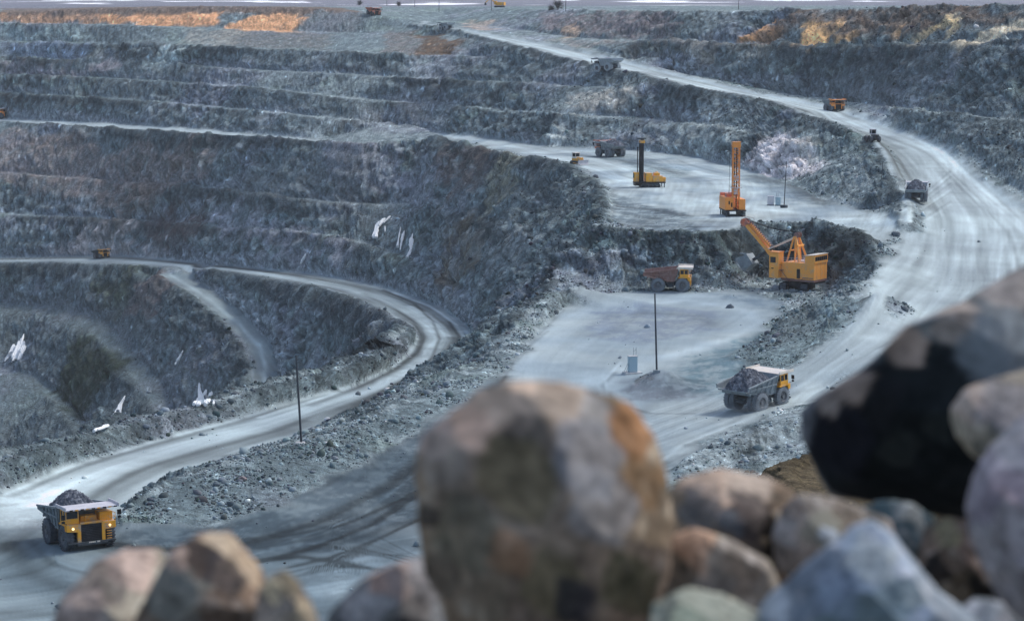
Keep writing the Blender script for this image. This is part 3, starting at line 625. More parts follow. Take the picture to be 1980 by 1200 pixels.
sep = N("ShaderNodeSeparateColor"); Lk(v2.outputs["Color"], sep.inputs[0])
st = N("ShaderNodeMapRange"); st.inputs["To Min"].default_value = 0.5; st.inputs["To Max"].default_value = 1.55; Lk(sep.outputs[0], st.inputs["Value"])
sm = N("ShaderNodeMix"); sm.data_type = 'FLOAT'; sm.inputs["A"].default_value = 1.0; Lk(inv.outputs[0], sm.inputs["Factor"]); Lk(st.outputs["Result"], sm.inputs["B"])
vm2 = N("ShaderNodeVectorMath"); vm2.operation = 'SCALE'; Lk(vm.outputs[0], vm2.inputs[0]); Lk(sm.outputs[0], vm2.inputs["Scale"])
Lk(vm2.outputs[0], gb.inputs["Base Color"])
gb.inputs["Roughness"].default_value = 0.95; gb.inputs["Specular IOR Level"].default_value = 0.15
nB = noise(gt, 0.9, 8, tc.outputs["Object"], 0.72)
bmp = N("ShaderNodeBump"); bmp.inputs["Distance"].default_value = 1.3
bs = N("ShaderNodeMath"); bs.operation = 'MULTIPLY_ADD'; bs.inputs[1].default_value = 0.75; bs.inputs[2].default_value = 0.12; Lk(inv.outputs[0], bs.inputs[0])
Lk(bs.outputs[0], bmp.inputs["Strength"]); Lk(nB.outputs["Fac"], bmp.inputs["Height"]); Lk(bmp.outputs[0], gb.inputs["Normal"])
gme.materials.append(gm)
# ------------------------------------------------------------------ object building tools
class MB:
    def __init__(s): s.v = []; s.f = []
    def add(s, v, f, M_=None):
        o = len(s.v); s.v += [tuple(M_ @ Vector(p)) if M_ is not None else tuple(p) for p in v]; s.f += [tuple(i + o for i in q) for q in f]; return s
    def box(s, x0, x1, y0, y1, z0, z1, M_=None, taper=0.0):
        t = taper
        v = [(x0, y0, z0), (x1, y0, z0), (x1, y1, z0), (x0, y1, z0), (x0 + t, y0 + t, z1), (x1 - t, y0 + t, z1), (x1 - t, y1 - t, z1), (x0 + t, y1 - t, z1)]
        return s.add(v, [(3, 2, 1, 0), (4, 5, 6, 7), (0, 1, 5, 4), (1, 2, 6, 5), (2, 3, 7, 6), (3, 0, 4, 7)], M_)
    def prism(s, poly, a, b, axis='x'):
        """extrude a (u,v) polygon along an axis from a to b"""
        n = len(poly)
        if axis == 'x': f0 = lambda p, c: (c, p[0], p[1])
        elif axis == 'y': f0 = lambda p, c: (p[0], c, p[1])
        else: f0 = lambda p, c: (p[0], p[1], c)
        v = [f0(p, a) for p in poly] + [f0(p, b) for p in poly]
        return s.add(v, [tuple(range(n))[::-1], tuple(range(n, 2 * n))] + [(i, (i + 1) % n, n + (i + 1) % n, n + i) for i in range(n)])
    def bar(s, a, b, w, h=None):
        a, b = Vector(a), Vector(b); h = h or w; d = (b - a)
        if d.length < 1e-6: return s
        q = d.to_track_quat('Y', 'Z').to_matrix().to_4x4(); q.translation = a
        return s.box(-w / 2, w / 2, 0, d.length, -h / 2, h / 2, q)
    def tube(s, pts, r, n=8):
        pts = [Vector(p) for p in pts]; rs = r if isinstance(r, (list, tuple)) else [r] * len(pts)
        v, f = [], []
        for i, p in enumerate(pts):
            t = (pts[min(i + 1, len(pts) - 1)] - pts[max(i - 1, 0)]).normalized()
            u = t.orthogonal().normalized() if abs(t.z) < 0.9 else t.cross(Vector((0, 1, 0))).normalized()
            w = t.cross(u)
            for k in range(n):
                a = 2 * math.pi * k / n; v.append(tuple(p + (u * math.cos(a) + w * math.sin(a)) * rs[i]))
        for i in range(len(pts) - 1):
            for k in range(n): f.append((i * n + k, i * n + (k + 1) % n, (i + 1) * n + (k + 1) % n, (i + 1) * n + k))
        f.append(tuple(range(n))[::-1]); f.append(tuple((len(pts) - 1) * n + k for k in range(n)))
        return s.add(v, f)
    def lathe(s, prof, c, axis='x', n=28, caps=True):
        """revolve (offset along axis, radius) about an axis through c"""
        v, f = [], []
        for (o, r) in prof:
            for k in range(n):
                a = 2 * math.pi * k / n; ca, sa = r * math.cos(a), r * math.sin(a)
                v.append((c[0] + o, c[1] + ca, c[2] + sa) if axis == 'x' else (c[0] + ca, c[1] + sa, c[2] + o))
        m = len(prof)
        for i in range(m - 1):
            for k in range(n): f.append((i * n + k, i * n + (k + 1) % n, (i + 1) * n + (k + 1) % n, (i + 1) * n + k))
        if caps: f.append(tuple(range(n))[::-1]); f.append(tuple((m - 1) * n + k for k in range(n)))
        return s.add(v, f)
    def build(s, name, mat, parent=None, bevel=0.0, smooth=False):
        me = bpy.data.meshes.new(name); me.from_pydata(s.v, [], s.f); me.update()
        bm = bmesh.new(); bm.from_mesh(me); bmesh.ops.recalc_face_normals(bm, faces=bm.faces)
        if bevel: bmesh.ops.bevel(bm, geom=[e for e in bm.edges if e.calc_face_angle(0) > 0.6], offset=bevel, segments=1, affect='EDGES', clamp_overlap=True)
        bm.to_mesh(me); bm.free()
        if smooth: me.polygons.foreach_set("use_smooth", [True] * len(me.polygons)); me.set_sharp_from_angle(angle=0.7)
        me.materials.append(mat)
        o = bpy.data.objects.new(name, me); scene.collection.objects.link(o)
        if parent is not None: o.parent = parent
        return o
def thing(name, label, cat, loc=(0, 0, 0), rz=0.0, scale=1.0, group=None):
    o = bpy.data.objects.new(name, None); scene.collection.objects.link(o)
    o.location = loc; o.rotation_euler = (0, 0, rz); o.scale = (scale,) * 3
    o["label"] = label; o["category"] = cat
    if group: o["group"] = group
    o.empty_display_size = 0.5
    return o
def tag(o, label, cat, group=None):
    o["label"] = label; o["category"] = cat
    if group: o["group"] = group
    return o
def yaw(hx, hy): return math.atan2(-hx, hy)
def paint(name, c, rough=0.55, dust=(0.30, 0.34, 0.38), amt=0.5, scale=0.9, metal=0.0):
    """painted steel with dust gathered in blotches and rust stains"""
    m, t, b = new_mat(name)
    co = t.nodes.new("ShaderNodeTexCoord")
    n = noise(t, scale, 6, co.outputs["Object"], 0.65); n2 = noise(t, scale * 6, 4, co.outputs["Object"], 0.7)
    ad = t.nodes.new("ShaderNodeMath"); ad.operation = 'MULTIPLY_ADD'; ad.inputs[1].default_value = 0.35; t.links.new(n2.outputs["Fac"], ad.inputs[0]); t.links.new(n.outputs["Fac"], ad.inputs[2])
    geo = t.nodes.new("ShaderNodeNewGeometry"); sx = t.nodes.new("ShaderNodeSeparateXYZ"); t.links.new(geo.outputs["Normal"], sx.inputs[0])
    up = t.nodes.new("ShaderNodeMath"); up.operation = 'MULTIPLY_ADD'; up.inputs[1].default_value = 0.10; t.links.new(sx.outputs["Z"], up.inputs[0]); t.links.new(ad.outputs[0], up.inputs[2])
    r = t.nodes.new("ShaderNodeMapRange"); r.inputs["From Min"].default_value = 0.92 - amt * 0.75; r.inputs["From Max"].default_value = 1.1 - amt * 0.5; r.inputs["To Max"].default_value = 0.92
    t.links.new(up.outputs[0], r.inputs["Value"])
    mx = t.nodes.new("ShaderNodeMix"); mx.data_type = 'RGBA'; mx.inputs["A"].default_value = (*c, 1); mx.inputs["B"].default_value = (*dust, 1)
    t.links.new(r.outputs["Result"], mx.inputs["Factor"]); t.links.new(mx.outputs["Result"], b.inputs["Base Color"])
    b.inputs["Roughness"].default_value = rough; b.inputs["Specular IOR Level"].default_value = 0.3; b.inputs["Metallic"].default_value = metal
    return m
MT = dict(
 yellow=paint("yellow_paint", (.88, .42, .04), .55, amt=.36), orange=paint("orange_paint", (.92, .34, .07), .5, amt=.25), dorange=paint("orange_shovel_paint", (1.0, .45, .10), .6, (.55, .42, .33), amt=.30),
 red=paint("faded_orange_red_paint", (.72, .20, .10), .5, amt=.45), cream=paint("pale_canopy_paint", (.80, .74, .62), .6, (.62, .60, .60), .5), lilac=paint("dusty_white_paint", (.66, .64, .68), .6, (.5, .52, .58), .5),
 grey=paint("dusty_grey_steel", (.16, .19, .21), .7, (.30, .36, .40), .6), dgrey=paint("dark_steel", (.035, .045, .055), .7, (.12, .15, .18), .4), rust=paint("rusty_brown_steel", (.24, .13, .11), .75, (.32, .25, .25), .45),
 black=paint("black_steel", (.012, .014, .018), .6, (.06, .07, .09), .3), tyre=paint("dusty_tyre_rubber", (.06, .07, .085), .9, (.20, .235, .27), .75), tyred=paint("dark_tyre_rubber", (.03, .035, .045), .9, (.13, .155, .185), .6),
 rim=paint("dusty_wheel_rim", (.11, .12, .13), .7, (.2, .22, .25), .5), box=paint("pale_blue_cabinet_paint", (.34, .48, .56), .6, (.45, .52, .58), .3), conc=paint("pale_concrete", (.55, .56, .56), .9, (.4, .43, .46), .4),
 pole=paint("dark_pole_steel", (.05, .06, .075), .7, (.1, .12, .14), .4), dustall=paint("dust_covered_steel", (.30, .35, .39), .9, (.42, .49, .54), .7))
gl, gt2, gb2 = new_mat("dark_cab_glass"); gb2.inputs["Base Color"].default_value = (.012, .02, .028, 1); gb2.inputs["Roughness"].default_value = 0.12; MT['glass'] = gl
lm, lt, lb = new_mat("lit_headlight"); lb.inputs["Base Color"].default_value = (1, .8, .45, 1); lb.inputs["Emission Color"].default_value = (1, .74, .32, 1); lb.inputs["Emission Strength"].default_value = 1.7; MT['lamp'] = lm
lo, lt2, lb2 = new_mat("unlit_lamp_glass"); lb2.inputs["Base Color"].default_value = (.6, .6, .55, 1); lb2.inputs["Roughness"].default_value = 0.3; MT['lampoff'] = lo
def stone_mat(name, c1, c2, c3, scale=1.0, bump=0.4, dist=0.05):
    m, t, b = new_mat(name); co = t.nodes.new("ShaderNodeTexCoord")
    n1_ = noise(t, scale, 8, co.outputs["Object"], 0.65); n2_ = noise(t, scale * 0.45, 4, co.outputs["Object"], 0.6); 
    cr = t.nodes.new("ShaderNodeValToRGB"); e = cr.color_ramp.elements
    e[0].position = 0.36; e[0].color = (*c1, 1); e[1].position = 0.64; e[1].color = (*c3, 1); x = cr.color_ramp.elements.new(0.5); x.color = (*c2, 1)
    ad = t.nodes.new("ShaderNodeMath"); ad.operation = 'MULTIPLY_ADD'; ad.inputs[1].default_value = 0.5; t.links.new(n2_.outputs["Fac"], ad.inputs[0])
    h = t.nodes.new("ShaderNodeMath"); h.operation = 'MULTIPLY'; h.inputs[1].default_value = 0.5; t.links.new(n1_.outputs["Fac"], h.inputs[0]); t.links.new(h.outputs[0], ad.inputs[2])
    t.links.new(ad.outputs[0], cr.inputs[0]); t.links.new(cr.outputs[0], b.inputs["Base Color"]); b.inputs["Roughness"].default_value = 0.93; b.inputs["Specular IOR Level"].default_value = 0.2
    bp = t.nodes.new("ShaderNodeBump"); bp.inputs["Strength"].default_value = bump; bp.inputs["Distance"].default_value = dist; t.links.new(n1_.outputs["Fac"], bp.inputs["Height"]); t.links.new(bp.outputs[0], b.inputs["Normal"])
    return m
MT['ore'] = stone_mat("broken_ore", (.045, .055, .075), (.12, .14, .18), (.34, .38, .44), 2.2, 1.0, 0.25)
# ------------------------------------------------------------------ haul trucks
def wheel(parent, x, y, R, w, mt, out):
    m = MB(); hw = w / 2
    m.lathe([(-hw, R * .55), (-hw, R * .86), (-hw * .8, R * .97), (-hw * .3, R), (hw * .3, R), (hw * .8, R * .97), (hw, R * .86), (hw, R * .55)], (x, y, R), 'x', 36, False)
    for k in range(24):                                   # tread lugs
        a = 2 * math.pi * k / 24; cy, cz = y + R * math.cos(a), R + R * math.sin(a)
        Mx = Matrix.Translation((x, cy, cz)) @ Matrix.Rotation(a, 4, 'X')
        m.box(-hw * .95, -hw * .08, -.05, .05, -.09, .09, Mx); m.box(hw * .08, hw * .95, -.05, .05, -.0, .18, Mx)
    o = m.build("wheel", MT[mt], parent, smooth=True)
    r = MB(); s = 1 if out > 0 else -1
    r.lathe([(0, R * .56), (s * hw * .92, R * .56), (s * hw * .98, R * .5), (s * hw * .55, R * .42), (s * hw * .5, R * .22), (s * hw * 1.02, R * .19), (s * hw * 1.02, .01)], (x, y, R), 'x', 24)
    r.build("rim", MT['rim'], o, smooth=True)
    return o
def heap(name, L, W, H, seed, mat, nx=64, ny=64):
    """a heap of broken rock, in truck coordinates (y -L/2..L/2)"""
    g = np.random.default_rng(seed)
    u, v = np.meshgrid(np.linspace(-1, 1, nx), np.linspace(-1, 1, ny), indexing='ij')
    r = np.maximum(np.abs(u), np.abs(v)) * 0.35 + np.hypot(u, v) * 0.65 / 1.0
    h = H * (1 - np.clip(r, 0, 1.02) ** 1.7 * 1.02)
    x, y = u * W / 2, v * L / 2
    n_ = fbm(x.ravel(), y.ravel(), 0 * x.ravel() + seed, 0.9, 3, seed * 1.3, ridged=True).reshape(x.shape)
    h = h + (0.34 * n_ + 0.16 * g.uniform(-1, 1, x.shape)) * (r < 0.97)
    vs = np.stack([x + g.uniform(-.05, .05, x.shape), y + g.uniform(-.05, .05, x.shape), h], -1).reshape(-1, 3)
    i = np.arange(nx * ny).reshape(nx, ny)
    f = np.stack([i[:-1, :-1], i[1:, :-1], i[1:, 1:], i[:-1, 1:]], -1).reshape(-1, 4)
    me = attr_mesh(name, vs, f, smooth=False); me.materials.append(mat)
    o = bpy.data.objects.new(name, me); scene.collection.objects.link(o)
    # loose lumps on top
    return o
def truck(name, label, px, py, head, sc=1.0, body='grey', cabc='yellow', canopy='cream', tyre='tyre', lights=False, load=None, stripe=False, dz=0.0, roll=None):
    w0 = hit(px, py); rz = yaw(*head)
    t = thing(name, label, "haul truck", (w0.x, w0.y, w0.z + dz), rz, sc, "haul trucks at work in the pit")
    if roll is None:                                      # sit on the sloping road
        gxh = ground(w0.x + 3 * head[0], w0.y + 3 * head[1]) - ground(w0.x - 3 * head[0], w0.y - 3 * head[1])
        t.rotation_euler = (max(-.12, min(.12, math.atan(gxh / 6.0))), 0, rz)
        t.location.z = max(w0.z, 0.5 * (ground(w0.x + 2.5 * head[0], w0.y + 2.5 * head[1]) + ground(w0.x - 2.5 * head[0], w0.y - 2.5 * head[1]))) + dz
    R = 1.53
    for s in (-1, 1):
        wheel(t, s * 2.58, 2.95, R, .98, tyre, s)
        for xx in (1.72, 2.76): wheel(t, s * xx, -2.35, R, .93, tyre, s)
    m = MB()
    for s in (-1, 1):
        m.prism([(-3.9, 1.5), (-3.9, 2.0), (-.5, 2.05), (2.2, 1.9), (4.3, 1.9), (4.3, 1.2), (1.5, 1.25), (-2.5, 1.2)], s * .95 - .18, s * .95 + .18)
    m.tube([(-2.2, -2.35, 1.53), (2.2, -2.35, 1.53)], .55, 12); m.box(-.8, .8, -3.4, -1.4, 1.2, 2.1); m.tube([(-2.2, 2.95, 1.45), (2.2, 2.95, 1.45)], .3, 8)
    m.box(1.2, 2.3, -.55, 1.0, 1.0, 2.1); m.box(-2.3, -1.2, -.55, 1.0, 1.0, 2.1); m.box(-.7, .7, -3.9, 4.0, 1.35, 1.75)
    for s in (-1, 1): m.tube([(s * 1.1, 1.2, 1.7), (s * 1.1, .6, 2.6)], .18, 8)
    m.build("frame", MT['dgrey'], t, .03)
    # front: grille, fender panels, deck
    g = MB(); g.box(-1.3, 1.3, 4.28, 4.62, 1.15, 3.22)
    for k in range(9): g.box(-1.22, 1.22, 4.62, 4.66, 1.3 + k * .2, 1.38 + k * .2)
    g.build("radiator_grille", MT['black'], t, .02)
    f = MB()
    for s in (-1, 1):
        f.prism([(s * 1.3, 1.1), (s * 1.72, 1.1), (s * 1.72, 2.35), (s * 3.05, 2.5), (s * 3.05, 3.3), (s * 1.3, 3.3)], 4.25, 4.7, 'y')
        f.prism([(2.0, 3.1), (2.0, 3.3), (4.25, 3.3), (4.25, 2.5), (4.12, 2.5), (4.0, 3.1)], s * 3.12, s * 1.3)
    f.box(-1.3, 1.3, 2.2, 4.7, 3.225, 3.42); f.box(-1.42, 1.42, 4.55, 4.8, 3.3, 3.48)
    f.build("front_deck", MT[cabc], t, .03)
    bmp_ = MB(); bmp_.box(-3.0, 3.0, 4.5, 4.85, .95, 1.14); bmp_.box(-1.9, 1.9, 4.5, 4.88, .72, .97)
    bmp_.build("bumper", MT['dgrey'], t, .03)
    if stripe:
        w_ = MB()                                         # white fleet marks on the bumper
        for q in ((-.95, -.6), (-.38, -.22), (-.16, .02), (.08, .26), (.3, .42)): MB().box(q[0], q[1], 4.855, 4.89, .97, 1.13).build("fleet_mark", MT['cream'], t)
    # cab on the right-hand side
    c = MB()
    c.box(1.35, 3.02, 2.35, 4.2, 3.305, 3.95); c.box(1.35, 3.02, 2.35, 4.2, 4.82, 4.98)
    for (x, y) in ((1.42, 2.42), (2.95, 2.42), (1.42, 4.13), (2.95, 4.13), (2.95, 3.3)): c.box(x - .07, x + .07, y - .07, y + .07, 3.95, 4.82)
    cab = c.build("cab", MT[cabc], t, .02)
    MB().box(1.42, 2.95, 2.42, 4.13, 3.96, 4.81).build("cab_window", MT['glass'], cab)
    d = MB(); d.box(-2.95, -1.35, 2.3, 3.9, 3.305, 4.35); d.box(-1.1, .9, 2.3, 3.5, 3.43, 4.0); d.tube([(.5, 3.9, 3.4), (.5, 3.9, 4.0), (.5, 4.3, 4.1)], .12, 8)
    d.build("engine_cabinet", MT[cabc if stripe else 'dgrey'], t, .04)
    r = MB()
    for z in (3.8, 4.25):
        r.tube([(-3.05, 2.2, z), (-3.05, 4.62, z), (-1.3, 4.62, z)], .03, 5)
    for (x, y) in ((-3.05, 2.3), (-3.05, 3.4), (-3.05, 4.6), (-2.2, 4.62), (-1.35, 4.62)): r.tube([(x, y, 3.3), (x, y, 4.25)], .03, 5)
    for k in range(7): r.box(-2.5, -1.85, 4.72, 4.8, 1.25 + k * .3, 1.31 + k * .3)
    r.build("handrail", MT[cabc], t)
    for s in (-1, 1):
        mi = MB()
        mi.tube([(s * 3.0, 4.5, 3.4), (s * 3.5, 4.75, 3.6), (s * 3.5, 4.75, 4.5)], .05, 6); mi.box(s * 3.5 - .25, s * 3.5 + .25, 4.7, 4.82, 4.0, 4.6); mi.box(s * 3.5 - .2, s * 3.5 + .2, 4.7, 4.82, 3.6, 3.85)
        mi.build("mirror", MT['black'], t)
    for s in (-1, 1):
        MB().lathe([(0, .15), (.05, .15), (.08, .02)], (0, 0, 0), 'x', 14).build("headlight", MT['lamp' if lights else 'lampoff'], t)
        h_ = t.children[-1] if t.children else None
        ob = scene.collection.objects[-1]; ob.rotation_euler = (0, 0, math.radians(90)); ob.location = (s * 2.3, 4.7, 2.82)
    # dump body
    b = MB(); S = 3.12
    side = [(-5.6, 3.75), (-5.5, 4.25), (1.55, 4.95), (1.95, 5.25), (1.05, 2.5), (.4, 2.42), (-3.6, 3.2)]
    for s in (-1, 1):                                     # slanting side plates
        vo = [(s * S, y, z) if z > 3.6 else (s * 2.75, y, z) for y, z in side]; vi = [(x - s * .14, y, z) for x, y, z in vo]
        n = len(side); b.add(vo + vi, [tuple(range(n)), tuple(range(n, 2 * n))[::-1]] + [(i, (i + 1) % n, n + (i + 1) % n, n + i) for i in range(n)])
        b.bar((s * (S + .04), -5.5, 4.22), (s * (S + .04), 1.7, 5.0), .22, .24)        # top rail
    fl = [(-5.65, 3.7), (-3.6, 3.15), (.4, 2.4), (1.05, 2.46), (1.95, 5.1), (2.1, 5.1), (1.2, 2.3), (.4, 2.2), (-3.6, 2.95), (-5.65, 3.52)]
    b.prism(fl, -2.74, 2.74)
    b.add([(-S, 1.95, 5.2), (S, 1.95, 5.2), (2.74, 1.05, 2.46), (-2.74, 1.05, 2.46), (-S, 2.1, 5.2), (S, 2.1, 5.2), (2.74, 1.2, 2.4), (-2.74, 1.2, 2.4)], [(0, 1, 2, 3), (7, 6, 5, 4), (0, 3, 7, 4), (1, 5, 6, 2)])
    bo = b.build("dump_body", MT[body], t, .02)
    rb = MB()
    for s in (-1, 1):
        rb.bar((s * 3.02, -4.9, 3.8), (s * 3.06, 1.35, 3.75), .16, .2)
        for y in (-3.6, -2.4, -1.2, 0.0, 1.1):
            zt = 4.2 + (y + 5.45) / 7.2 * .7; zb = 3.2 - (y + 3.6) * .18
            rb.bar((s * 2.84, y, zb), (s * 3.18, y + .35, zt), .16, .18)
    for y in (-4.6, -3.2, -1.8, -.4): rb.box(-2.75, 2.75, y - .12, y + .12, 2.98 - (y + 3.6) * .18 - .24, 3.05 - (y + 3.6) * .18)
    rb.build("rib", MT[body], bo)
    k = MB()
    k.prism([(1.9, 5.2), (3.4, 5.28), (5.15, 5.2), (5.15, 5.02), (3.4, 5.1), (2.1, 5.0)], -3.25, 3.25)
    for s in (-1, 1): k.prism([(1.6, 5.15), (1.8, 5.55), (5.2, 5.5), (5.2, 5.05), (3.4, 5.12)], s * 3.25, s * 3.38)
    k.build("canopy", MT[canopy], bo, .02)
    if stripe:
        for i in range(9):
            x = -3.1 + i * .69; MB().box(x, x + .40, 5.155, 5.19, 5.03, 5.19).build("hazard_stripe", MT['yellow' if i % 2 else 'black'], bo)
    if load:
        hp_ = heap("ore_load", 7.2, 5.7, load[1], int(load[2]), MT['ore'])
        tag(hp_, load[0], "ore load", "ore heaped in truck bodies")
        Mw = Matrix.Translation(t.location) @ t.rotation_euler.to_matrix().to_4x4() @ Matrix.Scale(sc, 4) @ Matrix.Translation((0, -1.75, 3.85)) @ Matrix.Rotation(math.radians(5), 4, 'X')
        hp_.matrix_world = Mw
    return t
truck("haul_truck", "yellow haul truck heaped with dark ore, headlights lit, turning on the floor nearest the viewpoint", 152, 1052, (.50, -.86), 1.0, 'grey', 'yellow', 'lilac', 'tyred', True, ("dark heap of ore in the yellow truck with lit headlights", 2.2, 3), True)
truck("haul_truck", "dust grey haul truck with cream canopy, heaped with rubble, climbing away beside the boulders", 1462, 788, (.70, .71), 1.0, 'grey', 'yellow', 'cream', 'tyre', False, ("grey rubble heap in the truck with the cream canopy", 2.3, 5))
truck("haul_truck", "empty brown bodied haul truck with white canopy waiting side-on by the shovel", 1294, 562, (1.0, -.10), 0.97, 'rust', 'yellow', 'cream', 'tyre')
truck("haul_truck", "red canopied haul truck driving away on the upper drilling bench", 1181, 303, (-.57, .82), .98, 'grey', 'red', 'red', 'tyre', False, ("low dark load in the red canopied truck", 1.6, 7))
truck("haul_truck", "orange haul truck coming down the wide ramp towards the viewer", 1612, 215, (.30, -.95), .74, 'grey', 'orange', 'orange', 'tyre')
truck("haul_truck", "pale grey haul truck seen from behind with dark load on the wide ramp", 1772, 388, (.22, .98), .80, 'dustall', 'dustall', 'lilac', 'tyre', False, ("dark load in the pale grey truck seen from behind", 2.3, 9))
truck("haul_truck", "orange and white haul truck cut off by the left edge on the upper haul road", -5, 230, (1.0, -.15), 1.0, 'grey', 'orange', 'lilac', 'tyred')
truck("haul_truck", "small yellow haul truck on the pit road below the purple wall", 196, 499, (.66, -.75), .74, 'dgrey', 'yellow', 'yellow', 'tyred')
truck("haul_truck", "orange truck body showing over the top rim berm", 722, 30, (.5, -.86), .78, 'red', 'red', 'red', 'tyred')
truck("haul_truck", "dust coated haul truck on the narrow middle stretch of the ramp", 1176, 139, (-.72, .69), .98, 'dustall', 'dustall', 'lilac', 'dustall')
truck("haul_truck", "distant dust coated haul truck at the top of the ramp", 864, 59, (-.6, .8), .72, 'dustall', 'dustall', 'dustall', 'dustall')
# ------------------------------------------------------------------ rope shovel
def crawler(parent, x, y0, y1, w, h, name="crawler_track", mat='dgrey', cleat=0.42):
    """one crawler track lying along Y"""
    m = MB(); r = h / 2; prof = []
    for k in range(9): a = math.pi / 2 + math.pi * k / 8; prof.append((y0 + r + r * math.cos(a), r + r * math.sin(a)))
    for k in range(9): a = -math.pi / 2 + math.pi * k / 8; prof.append((y1 - r + r * math.cos(a), r + r * math.sin(a)))
    m.prism(prof, x - w / 2, x + w / 2)
    L = y1 - y0 - 2 * r; n = int(L / cleat)
    for k in range(n + 1):
        yy = y0 + r + L * k / n
        m.box(x - w / 2 - .03, x + w / 2 + .03, yy - .07, yy + .07, h, h + .07); m.box(x - w / 2 - .03, x + w / 2 + .03, yy - .07, yy + .07, -.02, .0)
    for cy, sgn in ((y0 + r, -1), (y1 - r, 1)):
        for k in range(5):
            a = math.pi * (k + .5) / 5 - math.pi / 2
            Mx = Matrix.Translation((x, cy + sgn * r * math.cos(a), r + r * math.sin(a))) @ Matrix.Rotation((a if sgn > 0 else -a), 4, 'X')
            m.box(-w / 2 - .03, w / 2 + .03, -.08, .08, -.08, .08, Mx)
    o = m.build(name, MT[mat], parent, .01)
    wl = MB()
    for cy in np.linspace(y0 + r, y1 - r, 5): wl.tube([(x - w / 2 - .05, cy, r * .9), (x + w / 2 + .05, cy, r * .9)], r * .45, 12)
    wl.build("track_rollers", MT['black'], o)
    return o
w0 = hit(1541, 561)
SH = thing("rope_shovel", "big orange electric mining shovel digging in the dark notch of the bench", "mining shovel", (w0.x, w0.y, w0.z - .05), yaw(-.80, .60), 1.0)
tr = [crawler(SH, s * 2.35, -3.3, 3.3, 1.5, 1.65) for s in (-1, 1)]
# crawlers stand turned against the house
for o in tr: o.rotation_euler = (0, 0, math.radians(105)); 
u = MB(); u.box(-1.9, 1.9, -2.3, 2.3, .75, 1.9); u.tube([(0, 0, 1.8), (0, 0, 2.45)], 2.0, 24); u.box(-2.4, 2.4, -4.4, 2.6, 2.42, 2.72); u.box(-2.2, 2.2, -5.6, -4.4, 1.9, 2.72); u.build("undercarriage", MT['black'], SH, .03)
h = MB(); h.prism([(-5.6, 2.72), (2.3, 2.72), (2.3, 6.05), (-.6, 6.2), (-5.6, 6.2)], -2.75, 2.75)
for y in (-4.9, -3.6, -2.3, -.9, .4): h.box(-2.79, -2.75, y - .03, y + .03, 2.8, 6.1); h.box(2.75, 2.79, y - .03, y + .03, 2.8, 6.1)
for x in (-1.6, 0, 1.6): h.box(x - .03, x + .03, -5.64, -5.6, 2.8, 6.1)
house = h.build("machinery_house", MT['dorange'], SH, .02)
MB().box(-2.7, 2.7, -5.62, 2.2, 2.25, 2.715).build("house_skirt", MT['rust'], SH, .02)
MB().box(-2.80, -2.74, -2.3, -1.5, 2.9, 4.9).build("side_door", MT['black'], house)
v = MB(); v.box(-1.2, 1.2, -2.4, -.6, 6.21, 6.5); v.tube([(-.5, -2.9, 6.2), (-.5, -2.9, 6.9)], .35, 12); v.tube([(.9, -1.5, 6.4), (.9, -1.5, 6.9)], .4, 12); v.build("roof_vents", MT['lilac'], house, .03)
for xx in (-2.6, 2.6):
    hr = MB()
    for yy in np.linspace(-3.2, 2.1, 6): hr.tube([(xx, yy, 6.15), (xx, yy, 7.1)], .035, 5)
    for zz in (6.65, 7.1): hr.tube([(xx, -3.2, zz), (xx, 2.1, zz)], .03, 5)
    hr.build("house_handrail", MT['lilac'], house)
MB().tube([(-2.85, -5.4, 3.1), (-2.85, -3.0, 3.1), (-2.85, -2.6, 2.5)], .09, 6).build("side_pipe", MT['rust'], house)
MB().box(-2.98, -2.76, -.9, 2.2, 2.72, 2.8).build("side_walkway", MT['rust'], house)
rc_ = MB(); rc_.prism([(-5.75, 6.2), (-3.4, 6.2), (-3.4, 7.75), (-5.75, 8.0)], -2.75, 2.75); rcab = rc_.build("rear_cabin", MT['dorange'], SH, .02)
for k in range(6): MB().box(-2.5 + k * .85, -1.78 + k * .85, -5.80, -5.74, 6.75, 7.65).build("rear_window", MT['glass'], rcab)
rf = MB(); rf.prism([(-5.85, 8.01), (-3.3, 7.76), (-3.3, 7.86), (-5.85, 8.12)], -2.85, 2.85); rf.build("cabin_roof", MT['cream'], rcab)
cb = MB(); cb.box(-3.9, -1.7, 2.35, 4.6, 2.75, 8.15); cabT = cb.build("operator_cab", MT['dorange'], SH, .04)
MB().box(-3.95, -3.88, 3.0, 4.3, 6.0, 7.2).build("cab_window", MT['glass'], cabT); MB().box(-3.5, -2.1, 4.58, 4.66, 5.8, 7.3).build("cab_window", MT['glass'], cabT)
MB().box(-3.96, -3.9, 3.5, 4.0, 4.7, 4.9).build("cab_vent", MT['black'], cabT); MB().box(-4.0, -1.6, 2.25, 4.7, 8.15, 8.3).build("cab_roof", MT['orange'], cabT)
pl = MB(); pl.box(-3.6, -1.5, 1.7, 2.3, 4.4, 4.5); pl.tube([(-3.55, 1.7, 4.5), (-3.55, 1.7, 5.6), (-3.55, 2.3, 5.6)], .04, 5)
for k in range(8): pl.box(-3.0, -2.4, .2 + k * .27, .28 + k * .27, 2.2 + k * .3, 2.25 + k * .3)
pl.bar((-3.0, .1, 2.1), (-3.0, 2.3, 4.5), .08); pl.bar((-2.4, .1, 2.1), (-2.4, 2.3, 4.5), .08); pl.build("ladder", MT['rust'], SH)
A = MB(); top = Vector((0, .0, 11.6))
for s in (-1, 1):
    A.bar((s * 1.7, 1.6, 6.0), (s * .7, .5, 11.4), .28, .34); A.bar((s * 1.7, -1.6, 6.1), (s * .9, -.5, 9.6), .5, .42); A.bar((s * .9, -.5, 9.6), (s * .6, .15, 11.5), .42, .4); A.bar((s * 1.3, -.1, 6.1), (s * .8, .1, 11.0), .3, .3)
